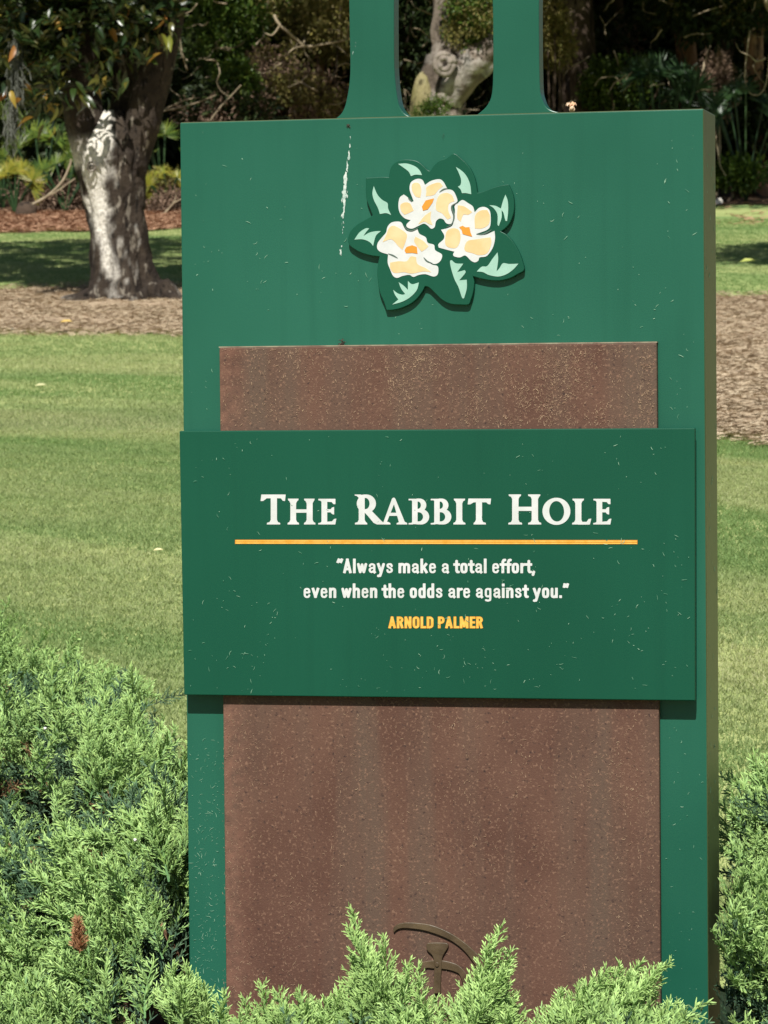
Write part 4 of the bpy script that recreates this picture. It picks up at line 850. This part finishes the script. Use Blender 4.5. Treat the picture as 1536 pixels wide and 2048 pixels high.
# the leaves that can be picked out one by one
protoleaf = []
for k in range(4):
    mb = MB(); n_s = 7; Lf, wf = .115, .042
    pts = []
    for i in range(n_s+1):
        t = i/n_s; ww = wf*.5*math.sin(math.pi*min(1, t*.96+.04)**.8); zc = -.03*t*t*(1+k*.4)
        pts += [(-ww, t*Lf, zc+ww*.35), (0, t*Lf, zc), (ww, t*Lf, zc+ww*.35)]
    F = []
    for i in range(n_s):
        a = i*3; F += [[a, a+1, a+4, a+3], [a+1, a+2, a+5, a+4]]
    o = mesh('leaf', pts, F, M_maglb if k == 3 else M_magl, mag, smooth=True); protoleaf.append(o)
for k in range(240):
    px = r.uniform(0, 345); py = low_edge(px)*r.uniform(.05, 1.08); s_ = r.uniform(26.2, 26.8)
    if 130 < px < 200 and py > 120: s_ = 26.4
    if px > 262 and py > 110: continue
    src = protoleaf[3] if r.random() < .16 else protoleaf[r.integers(0, 3)]
    o = src if k < 4 and src.get('used') is None else src.copy()
    if o is not src: COL.objects.link(o); o.parent = mag
    else: src['used'] = 1
    if 'used' in o and o is not src: del o['used']
    wp = Vector(at(px, py, s_)); o.matrix_parent_inverse = Matrix.Identity(4); o.location = wp-mag.location
    o.rotation_euler = (r.uniform(-1.9, .3), r.uniform(-.6, .6), r.uniform(0, 6.28)); o.scale = (r.uniform(.8, 1.25),)*3
for o in protoleaf:
    if 'used' in o: del o['used']
    elif o.location.length == 0: bpy.data.objects.remove(o)
# Spanish moss hanging at the left
def moss(label, px, y0, y1, s, w, n, seed):
    r = np.random.default_rng(seed); mb = MB()
    for k in range(n):
        t = r.random(); a = at(px+r.normal(0, w*.35)+6*math.sin(t*5), y0+(y1-y0)*t, s)+fw*r.normal(0, .04)
        Lm = r.uniform(.08, .25); q = [a]
        for j in range(4): q.append(q[-1]+np.array([r.normal(0, .018), r.normal(0, .018), -Lm/4]))
        V, F = tube_geo(spline(q, 8), np.full(8, .0035), 3); mb.add(V, F)
    V, F, _ = mb.out(); return tag(mesh('spanish_moss', V, F, M_moss), label, 'moss')
moss('grey strand of Spanish moss hanging from the magnolia at the left edge', 27, 60, 262, 26.4, 11, 190, 3)

# ------------------------------------------------------------------ woods
M_bark1 = bark_mat('grey_bark', lin((88, 78, 68)), lin((122, 110, 98)), lin((158, 146, 132)), lin((48, 42, 36)), .55, .68, 3)
M_bark2 = bark_mat('dark_bark', lin((58, 48, 40)), lin((84, 70, 58)), lin((108, 96, 80)), lin((36, 30, 26)), .6, .72, 3)
M_bark3 = bark_mat('red_brown_bark', lin((110, 82, 62)), lin((138, 104, 80)), lin((160, 130, 104)), lin((60, 46, 38)), .55, .7, 3)
M_twig = mat('bare_branch', lin((134, 120, 98)), lin((168, 154, 128)), rough=.85, scale=12, bump=.3, spec=.2)
# knotted tree seen between the posts
KSD = 37.0
kb = at(880, 460, KSD); kb[2] = float(ground(kb[0], kb[1]))
kt = thing('knotted_tree', 'gnarled grey tree with a round knot and ferny top, seen between the two posts', 'tree', kb)
def nz(V): return {'tip': np.zeros(len(V))}
P, R = img_tube([(470, 790, 960), (400, 800, 945), (300, 812, 930), (230, 822, 925), (200, 826, 922), (170, 838, 930), (140, 850, 940), (110, 858, 945), (85, 862, 930), (60, 862, 912), (20, 868, 912), (-60, 866, 915), (-300, 850, 905)], KSD, n=110)
V, F = tube_geo(P, R, 60, seed=12, amp=.20, fine=.12); mesh('trunk', V, F, M_bark1, kt, smooth=True, attrs={'tip': (.35*fbm(V[:, 0]*4, V[:, 2]*4, 8) > .19)*.12})
P, R = img_tube([(200, 860, 925, -.1), (165, 880, 950, -.15), (135, 905, 975, -.2), (112, 935, 1000, -.25), (95, 960, 1010, -.3), (80, 975, 1020, -.3), (-100, 1010, 1060, -.3)], KSD, n=50)
V, F = tube_geo(P, R, 30, seed=14, amp=.3, fine=.16); mesh('limb', V, F, M_bark1, kt, smooth=True, attrs={'tip': .25*(fbm(V[:, 0]*6, V[:, 2]*6, 18) > .5)})
P, R = img_tube([(235, 818, 862, -.1), (200, 820, 868, -.12), (165, 828, 866, -.1), (150, 836, 858, -.05)], KSD, n=20)
V, F = tube_geo(P, R, 20, seed=15, amp=.2); mesh('burl', V, F, M_oll and bark_mat('mossy_bark', lin((118, 112, 72)), lin((146, 136, 100)), lin((150, 144, 110)), lin((80, 74, 50)), .55, .7, 5), kt, smooth=True, attrs=nz(V))
kc = at(889, 128, KSD-.42); mb = MB(); th = np.linspace(0, 6.283, 21)
for rr, tr, yy in ((.095, .035, 0), (.055, .028, -.02)):
    rp = np.array([kc+rt*math.cos(a)*rr*(1+.08*math.sin(3*a))+np.array([0, 0, 1])*math.sin(a)*rr*1.1+fw*yy for a in th]); V, F = tube_geo(rp, tr*(1+.2*np.sin(th*4)), 10); mb.add(V, F)
V, F, A = mb.out(); mesh('knot', V, F, M_bark1, kt, smooth=True, attrs={'tip': np.full(len(V), .12)})
P = [at(r.uniform(890, 1000), r.uniform(-60, 92), KSD+r.uniform(-.6, .3)) for _ in range(150)]
P = [p for p in P if True]; scatter('fern_foliage', P, rndrot(len(P), r), r.uniform(.4, .85, len(P)), C_ol+C_gr, kt)
P = [at(r.normal(862, 13), r.normal(212, 14), KSD-.5) for _ in range(22)]
sp = thing('seedling', 'small bright green seedling at the foot of the knotted tree', 'plant', at(862, 235, KSD-.5)); scatter('foliage', P, rndrot(22, r), np.full(22, .42), C_gr, sp)

def tree(label, px, s, rpx, bark, crown_h=(4.0, 9.5), cr=2.4, ncl=260, clus=None, lean=0., seed=0, h=10, cat='tree', name='woodland_tree'):
    r = np.random.default_rng(seed); l = (px-768)/FPX*s; b = gp(s, l); t = thing(name, label, cat, b, 'trees of the dark woods')
    rb = rpx*s/FPX/2
    pts = [b-np.array([0, 0, .2])]; 
    for k in range(1, 7): pts.append(b+np.array([HR[0]*lean*k*h/6+r.normal(0, .12), HR[1]*lean*k*h/6+r.normal(0, .12), h*k/6]))
    P = spline(pts, 50); R = rb*np.interp(np.arange(50), [0, 3, 49], [1.5, 1.05, .35]); V, F = tube_geo(P, R, 20, seed=seed, amp=.16, fine=.1)
    mesh('trunk', V, F, bark, t, smooth=True, attrs=nz(V))
    for k in range(5):
        a = P[r.integers(18, 42)]; d = r.normal(0, 1, 3); d[2] = abs(d[2])*.5+.2; d /= np.linalg.norm(d); e = a+d*r.uniform(1.2, 2.6)
        Q = spline([a, (a+e)/2+r.normal(0, .15, 3), e], 12); V, F = tube_geo(Q, np.linspace(rb*.45, .015, 12), 8, seed=k, amp=.1); mesh('limb', V, F, bark, t, smooth=True, attrs=nz(V))
    if ncl:
        P = []; top = P
        c = b+np.array([HR[0]*lean*h*.7, HR[1]*lean*h*.7, (crown_h[0]+crown_h[1])/2])
        for k in range(ncl):
            d = r.normal(0, 1, 3); d /= np.linalg.norm(d); P.append(c+d*np.array([cr, cr, (crown_h[1]-crown_h[0])/2])*(.35+.65*r.random()**.5))
        scatter('crown', P, rndrot(ncl, r), r.uniform(.9, 1.7, ncl), clus or C_dk, t)
    return t
TREES = [('thick dark trunk at the left edge of the woods behind the magnolia', 60, 46, 60, M_bark2, (2.2, 10), 3.0, 420), ('slim dark tree behind the fork of the magnolia', 235, 49, 40, M_bark2, (3.4, 10), 3.0, 380),
         ('slim brown trunk in the brush just left of the sign posts', 610, 46, 22, M_bark3, (5.2, 11), 2.8, 260), ('thin leaning dark stem in the brush left of the posts', 545, 47, 14, M_bark2, (5, 10), 2.4, 220), ('mossy tree standing left of the brown brush', 400, 48, 36, M_bark2, (4.2, 10.5), 3, 330),
         ('dark tree directly behind the left sign post', 730, 50, 40, M_bark2, (3.5, 10.5), 3.2, 360), ('dark tree hidden mostly by the right sign post', 1030, 48, 44, M_bark2, (2.6, 10), 3, 420), ('broad dark trunk just right of the right post', 1165, 45.5, 70, M_bark2, (2.8, 9), 2.6, 420),
         ('tall dark trunk above the right half of the sign', 1262, 49, 46, M_bark2, (2.2, 10), 3, 460), ('reddish brown trunk above the right corner of the sign', 1392, 46, 44, M_bark3, (3.0, 10), 2.8, 420), ('dark trunk beyond the right corner of the sign', 1455, 50, 46, M_bark2, (2.0, 10), 3, 460), ('grey brown trunk at the right edge of the photo', 1528, 45, 40, M_bark3, (2.8, 10), 2.8, 420)]
tree('oak standing on the lawn just outside the right edge of the photo', 2000, 28, 60, M_bark1, (3.2, 6.6), 2.5, 420, C_dk, 0, 77, 7, name='lawn_oak')
for k, (lab, px, s, rp, bk, ch, cr_, nc) in enumerate(TREES): tree(lab, px, s, rp, bk, ch, cr_, nc, C_dk, random.uniform(-.06, .06), 200+k)
# far woods: one unbroken mass of foliage behind the trees
r = np.random.default_rng(51); P = []
for k in range(5200):
    s_ = r.uniform(52, 66); l_ = r.uniform(-11, 11); g = gp(s_, l_); P.append(g+np.array([0, 0, r.uniform(0, 11)]))
tag(scatter('far_woods', P, rndrot(len(P), r), r.uniform(1.5, 2.6, len(P)), C_dk), 'dark unbroken mass of woodland foliage behind the trees', 'woods', kind='stuff')
P = []
for k in range(2600):
    s_ = r.uniform(43.5, 53); l_ = r.uniform(-9, 9); g = gp(s_, l_); P.append(g+np.array([0, 0, r.uniform(5.6, 10.5)]))
tag(scatter('woodland_canopy', P, rndrot(len(P), r), r.uniform(1.4, 2.4, len(P)), C_dk), 'closed leafy canopy shading the woods behind the lawn', 'woods', kind='stuff')

P = []  # leaf clusters added above the view to darken the front of the woods
for k in range(5200):
    s_ = r.uniform(38.6, 44.5); l_ = r.uniform(-6.5, 7); g = gp(s_, l_); h_ = r.uniform(2.8, 7.5); p = g+np.array([0, 0, h_])
    if 770-(p[2]-CAM[2])/s_*FPX > -70: continue
    sh = s_+h_/1.19                                     # where its shade reaches the soil
    if sh < (43.2 if l_ < 0 else 41.6)+r.uniform(-.6, .6): continue
    if r.random() < (.95 if l_ < .4 else .86): continue
    P.append(p)
tag(scatter('added_shade_canopy', P, rndrot(len(P), r), r.uniform(1.1, 1.9, len(P)), C_dk), 'unseen leaf clusters added to shade the front edge of the woods', 'woods', kind='stuff')

def shrub(label, px, py, s, w, h, clus, n, group, seed=0, scl=(.6, 1.1), name='woodland_shrub', cat='shrub', stems=5):
    r = np.random.default_rng(seed); c = at(px, py, s); l = (px-768)/FPX*s; b = gp(s, l); t = thing(name, label, cat, b, group)
    P = []
    for k in range(n):
        d = r.normal(0, 1, 3); d /= np.linalg.norm(d); q = .3+.7*r.random()**.6
        lump = .75+.5*float(vn(d[0]*2+5, d[2]*2+seed, seed)); P.append(c+d*q*np.array([w, w*.7, h])*lump)
    scatter('foliage', P, rndrot(n, r), r.uniform(*scl, n), clus, t)
    mb = MB()
    for k in range(stems):
        e = c+r.normal(0, .5, 3)*np.array([w, w, h]); Q = spline([b+r.normal(0, .1, 3)*[1, 1, 0], (b+e)/2+r.normal(0, .08, 3), e], 9); V, F = tube_geo(Q, np.linspace(.03, .008, 9), 6); mb.add(V, F)
    V, F, _ = mb.out(); st = mesh('stems', V, F, M_twig if clus is C_br else M_bark2, t, smooth=True, attrs=nz(V)); st['kind'] = 'stuff'; return t
G = 'shrubs and brush along the edge of the woods'
SH = [('bright green leafy shrub left of the sign posts, tall and loose', 450, 60, 44.5, .45, .75, C_gr, 130), ('tan dead brush with curled leaves left of the sign posts', 540, 160, 44.2, .45, .40, C_br+C_ol, 90), ('brown dead brush just above the top left corner of the sign', 630, 200, 43.8, .40, .38, C_br+C_ol, 80),
      ('mixed olive brush between the green shrub and the left post', 640, 50, 45, .5, .5, C_ol, 140), ('dark green shrub behind the right limb of the magnolia', 400, 150, 45.5, .4, .7, C_dk, 70), ('olive shrub high above the dead brush', 560, 10, 46, .6, .4, C_ol+C_gr, 120),
      ('small green sprouting shrub low beside the bare branches', 475, 165, 43.6, .22, .25, C_gr, 40), ('brown brush showing just above the sign left of the post', 450, 220, 43.6, .6, .22, C_br+C_dk, 70), ('yellow olive foliage beside the right post', 1108, 70, 43.8, .20, .50, C_ol, 70),
      ('dim green shrub above the sign right of the right post', 1235, 170, 45, .5, .35, C_gr, 60), ('tan clump of dead fronds above the right corner of the sign', 1432, 165, 44.2, .16, .34, C_br, 44), ('low green shrub at the foot of the dark woods on the right', 1475, 350, 43.4, .30, .10, C_gr, 40),
      ('dark leafy shrub behind the right side of the sign', 1500, 240, 45, .5, .6, C_dk, 80), ('yellow leafed shrub low behind the magnolia trunk on its right', 325, 388, 42.2, .26, .24, C_ol, 60), ('grey brown brush pile low behind the magnolia on its left', 100, 395, 42.6, .45, .18, C_br, 90),
      ('pale dead brush low between magnolia and sign', 345, 420, 41.8, .22, .16, C_br, 50), ('dark shrub in the shade behind the magnolia trunk', 130, 260, 44.5, .7, .8, C_dk, 130), ('dark green shrub at the left edge behind the moss', 20, 200, 45, .6, .9, C_dk, 130),
      ('dark brush behind the left gap between the posts', 815, 110, 46, .5, .9, C_dk, 120), ('olive brush on the far left behind the palmetto', 30, 60, 46, .8, .7, C_ol+C_dk, 120), ('dim brown brush inside the woods right of the post', 1180, 120, 47, .8, .6, C_br+C_dk, 90), ('dark olive hanging foliage at the top right', 1440, 20, 45.2, .9, .35, C_ol+C_dk, 110),
      ('dark brush low above the centre of the sign', 960, 180, 46, .5, .7, C_dk, 110)]
for k, a in enumerate(SH): shrub(*a, G, seed=300+k)

def frond_geo(r, nseg=22, Lb=.42, m_w=.018):
    mb = MB()
    for k in range(nseg):
        a = (k/(nseg-1)-.5)*3.7; L_ = Lb*(1-.22*abs(a)/1.85)*r.uniform(.9, 1.08); d = np.array([math.sin(a), .15+.05*r.normal(), math.cos(a)])
        c = np.array([math.cos(a), 0, -math.sin(a)]); dr = r.uniform(.05, .3); pts = []
        for t in (0, .3, .65, 1): 
            p = d*L_*t+np.array([0, -dr*L_*t*t*.3, -dr*L_*t*t]); w = m_w*(.35, 1, .8, .08)[(0, .3, .65, 1).index(t)]; pts += [p-c*w, p+np.array([0, .008*(t < 1), 0]), p+c*w]
        mb.add(pts, [[i*3+j, i*3+j+1, i*3+j+4, i*3+j+3] for i in range(3) for j in range(2)])
    V, F, _ = mb.out(); return V, F
FR = {}
for nm, m in (('g', M_palm), ('y', M_palmy), ('d', M_palmd)):
    FR[nm] = []
    for k in range(3):
        V, F = frond_geo(np.random.default_rng(400+k)); o = mesh('frond_src', V, F, m); FR[nm].append(o.data); bpy.data.objects.remove(o)
def palmetto(label, px, py, s, size, kind, n=9, seed=0):
    r = np.random.default_rng(seed); c = at(px, py, s); l = (px-768)/FPX*s; b = gp(s, l); b[0], b[1] = c[0], c[1]
    t = thing('palmetto', label, 'palm', b, 'saw palmettos at the edge of the woods')
    for k in range(n):
        o = bpy.data.objects.new('frond', FR[kind][k % 3]); COL.objects.link(o); o.parent = t
        a = r.uniform(-1.5, 1.5); e = c+rt*math.sin(a)*size*.8*r.uniform(.5, 1)+np.array([0, 0, 1])*(math.cos(a)-.45)*size*.7+np.array([HF[0], HF[1], 0])*r.uniform(-.35, .2)*size
        o.location = Vector(e)-Vector(b); k_ = size*r.uniform(.85, 1.3); o.scale = (k_, k_, k_)
        o.rotation_euler = (r.uniform(-.7, .2), a*.8+r.normal(0, .2), -YAW*1.0+r.uniform(-.7, .7))
    mb = MB()
    for ch in [q for q in COL.objects if q.parent == t]:
        e = np.array(ch.location)+np.array(b); Q = spline([b, (b+e)/2+np.array([0, 0, .05]), e], 6); V, F = tube_geo(Q, np.full(6, .012), 5); mb.add(V, F)
    V, F, _ = mb.out(); mesh('leaf_stalks', V, F, M_palmd, t); return t
for k, a in enumerate([('bright yellow green palmetto low at the left edge', 30, 375, 41.8, .5, 'y', 9), ('green palmetto left of the magnolia trunk', 85, 310, 42.5, .62, 'g', 11), ('palmetto with long green blades directly left of the magnolia trunk', 130, 345, 42.3, .45, 'g', 8), ('green palmetto just right of the magnolia trunk', 325, 300, 42.4, .48, 'g', 9),
      ('yellowing palmetto low right of the magnolia trunk', 335, 370, 42, .38, 'y', 8), ('dark palmetto over the right part of the sign', 1320, 185, 44, .7, 'd', 11), ('dark palmetto over the right corner of the sign', 1395, 215, 44.4, .6, 'd', 9), ('dark fronds right of the sign top corner', 1490, 225, 43.9, .65, 'd', 9),
      ('shaded palmetto at the far left behind the moss', 5, 270, 43.5, .6, 'g', 9), ('dim palmetto in the shade right of the right post', 1250, 230, 45, .5, 'd', 8)]): palmetto(*a, seed=500+k)

def branch(label, pts, s, r0_, r1_, forks=(), group='bare branches in the brush', name='fallen_branch'):
    P = [at(x, y, s+(q[0] if q else 0)) for x, y, *q in pts]; mb = MB(); Q = spline(P, 26)
    V, F = tube_geo(Q, np.linspace(r0_*.6, r1_*.6, 26), 9, seed=int(s), amp=.2); mb.add(V, F)
    for fk in forks:
        V, F = tube_geo(spline([at(x, y, s) for x, y in fk], 12), np.linspace(r0_*.4, r1_*.4, 12), 7, seed=3, amp=.2); mb.add(V, F)
    V, F, _ = mb.out(); return tag(mesh(name, V, F, M_twig, smooth=True), label, 'branch', group)
branch('pale forked dead branch pointing at the left sign post', [(548, 30), (558, 48), (585, 72), (612, 92), (650, 88), (692, 80)], 43.4, .032, .022, [[(608, 92), (590, 96), (576, 106)], [(560, 50), (545, 70), (530, 66)]])
branch('thin pale stick leaning right above the top left corner of the sign', [(420, 242), (440, 215), (462, 192), (482, 170)], 43.2, .018, .010)
branch('pale sticks reaching from the magnolia towards the sign corner', [(325, 222), (360, 215), (395, 205), (432, 190)], 42.9, .022, .008, [[(330, 218), (370, 200), (400, 195)]])
branch('long pale forked branch leaning against the left of the magnolia trunk', [(58, 412), (95, 392), (125, 362), (140, 330), (142, 318)], 41.5, .034, .016, [[(70, 406), (110, 385), (150, 357)]])
branch('pale stick low between magnolia and sign', [(305, 440), (330, 425), (350, 405), (372, 395)], 41.2, .024, .012, [[(340, 415), (350, 400), (352, 390)]])
branch('grey looping vine hanging right of the sign', [(1500, 60), (1492, 120), (1490, 160), (1500, 186), (1520, 188), (1534, 160), (1538, 110)], 43.8, .016, .014, name='hanging_vine')
branch('pale bent stick beside the right edge of the sign', [(1428, 270), (1436, 300), (1440, 330), (1452, 352)], 43.0, .020, .010)
branch('grey branch crossing the top right corner of the photo', [(1530, -20), (1534, 8), (1545, 26), (1570, 60)], 43.4, .06, .05)
branch('dim stick in the shade above the right of the sign', [(1232, 155), (1245, 168), (1258, 150), (1266, 142)], 44, .016, .010)
r = np.random.default_rng(88); mb = MB()
for k in range(230):
    px = r.uniform(330, 1540); py = r.uniform(-20, 250) if px < 1430 else r.uniform(-20, 380); s_ = r.uniform(42.8, 45.5)
    if px > 1090 and r.random() < .35: continue
    aa = r.uniform(0, 6.28); Ln = r.uniform(15, 60); pts = [(px, py)]
    for j in range(4): aa += r.normal(0, .5); pts.append((pts[-1][0]+math.cos(aa)*Ln/3, pts[-1][1]+math.sin(aa)*Ln/3))
    V, F = tube_geo(spline([at(x, y, s_+r.normal(0, .1)) for x, y in pts], 9), np.linspace(r.uniform(.006, .013), .003, 9), 4); mb.add(V, F)
V, F, _ = mb.out(); tag(mesh('twig_tangle', V, F, M_twig, smooth=True), 'tangle of thin bare twigs and vines along the edge of the woods', 'twigs', kind='stuff')
# root ball, stones and stray leaves
def rock(label, px, py, s, w, m, name='stone', cat='stone', seed=0, group=None, h=.7):
    c = at(px, py, s); z = float(ground(c[0], c[1])); c[2] = z+w*h*.4; r = np.random.default_rng(seed)
    bm = bmesh.new(); bmesh.ops.create_icosphere(bm, subdivisions=3, radius=w); 
    for v in bm.verts:
        k = .7+.6*float(fbm(v.co.x/w*1.3+seed, v.co.y/w*1.3+v.co.z/w, seed)); v.co = Vector((v.co.x*k, v.co.y*k, v.co.z*k*h))+Vector(c)
    me = bpy.data.meshes.new(name); bm.to_mesh(me); bm.free(); me.materials.append(m); me.polygons.foreach_set('use_smooth', [True]*len(me.polygons)); o = bpy.data.objects.new(name, me); COL.objects.link(o); return tag(o, label, cat, group)
rock('dark rotten stump at the end of the leaning branch on the left', 52, 428, 41.3, .13, M_bark2, 'stump', 'stump', 3, h=1.1)
M_stone = mat('pale_stone', lin((196, 190, 176)), lin((222, 216, 204)), rough=.9, scale=20)
rock('upper of the two pale stones touching the right edge of the sign', 1437, 366, 42.9, .05, M_stone, seed=4, h=1.2)
rock('lower pale stone touching the right edge of the sign', 1432, 376, 42.7, .045, M_stone, seed=5)
rock('small brown clod on the pine straw left of the sign', 101, 638, 25.5, .035, M_bark2, 'clod', 'clod', 6)
rock('small grey stone on the border of straw and lawn at left', 25, 668, 24.2, .028, mat('grey_stone', lin((120, 118, 108)), rough=.9), seed=7)
rock('dark clod among the rough straw right of the sign', 1490, 738, 18.5, .03, M_bark2, 'clod', 'clod', 8)
rock('dark clod on the straw near the upper right of the lawn edge', 1439, 660, 22, .03, M_bark2, 'clod', 'clod', 9)
def lyleaf(label, px, py, s, w, m, seed):
    c = at(px, py, s); c[2] = float(ground(c[0], c[1]))+.04; r = np.random.default_rng(seed); mb = MB(); leaf_quad(mb, c, rt+np.array([0, 0, .12]), np.array([-fw[0]*.6, -fw[1]*.6, 1]), w, w*.35, .3)
    V, F, _ = mb.out(); tag(mesh('fallen_leaf', V, F, m, smooth=True), label, 'leaf', 'fallen leaves')
lyleaf('yellow fallen leaf on the pine straw at left', 120, 662, 24.6, .09, mat('yellow_leaf', lin((190, 160, 84)), rough=.6), 1)
lyleaf('pale fallen leaf on the lawn left of the sign, near its middle', 70, 834, 17.2, .06, mat('pale_leaf', lin((180, 178, 130)), rough=.6), 2)
lyleaf('yellow green fallen leaf on the shaded lawn right of the sign', 1480, 572, 30, .14, mat('lime_leaf', lin((160, 168, 84)), rough=.6), 3)
lyleaf('short pale straw blade on the lawn beside the name plate', 306, 1089, 10.2, .03, mat('straw_blade', lin((214, 204, 150)), rough=.6), 4)
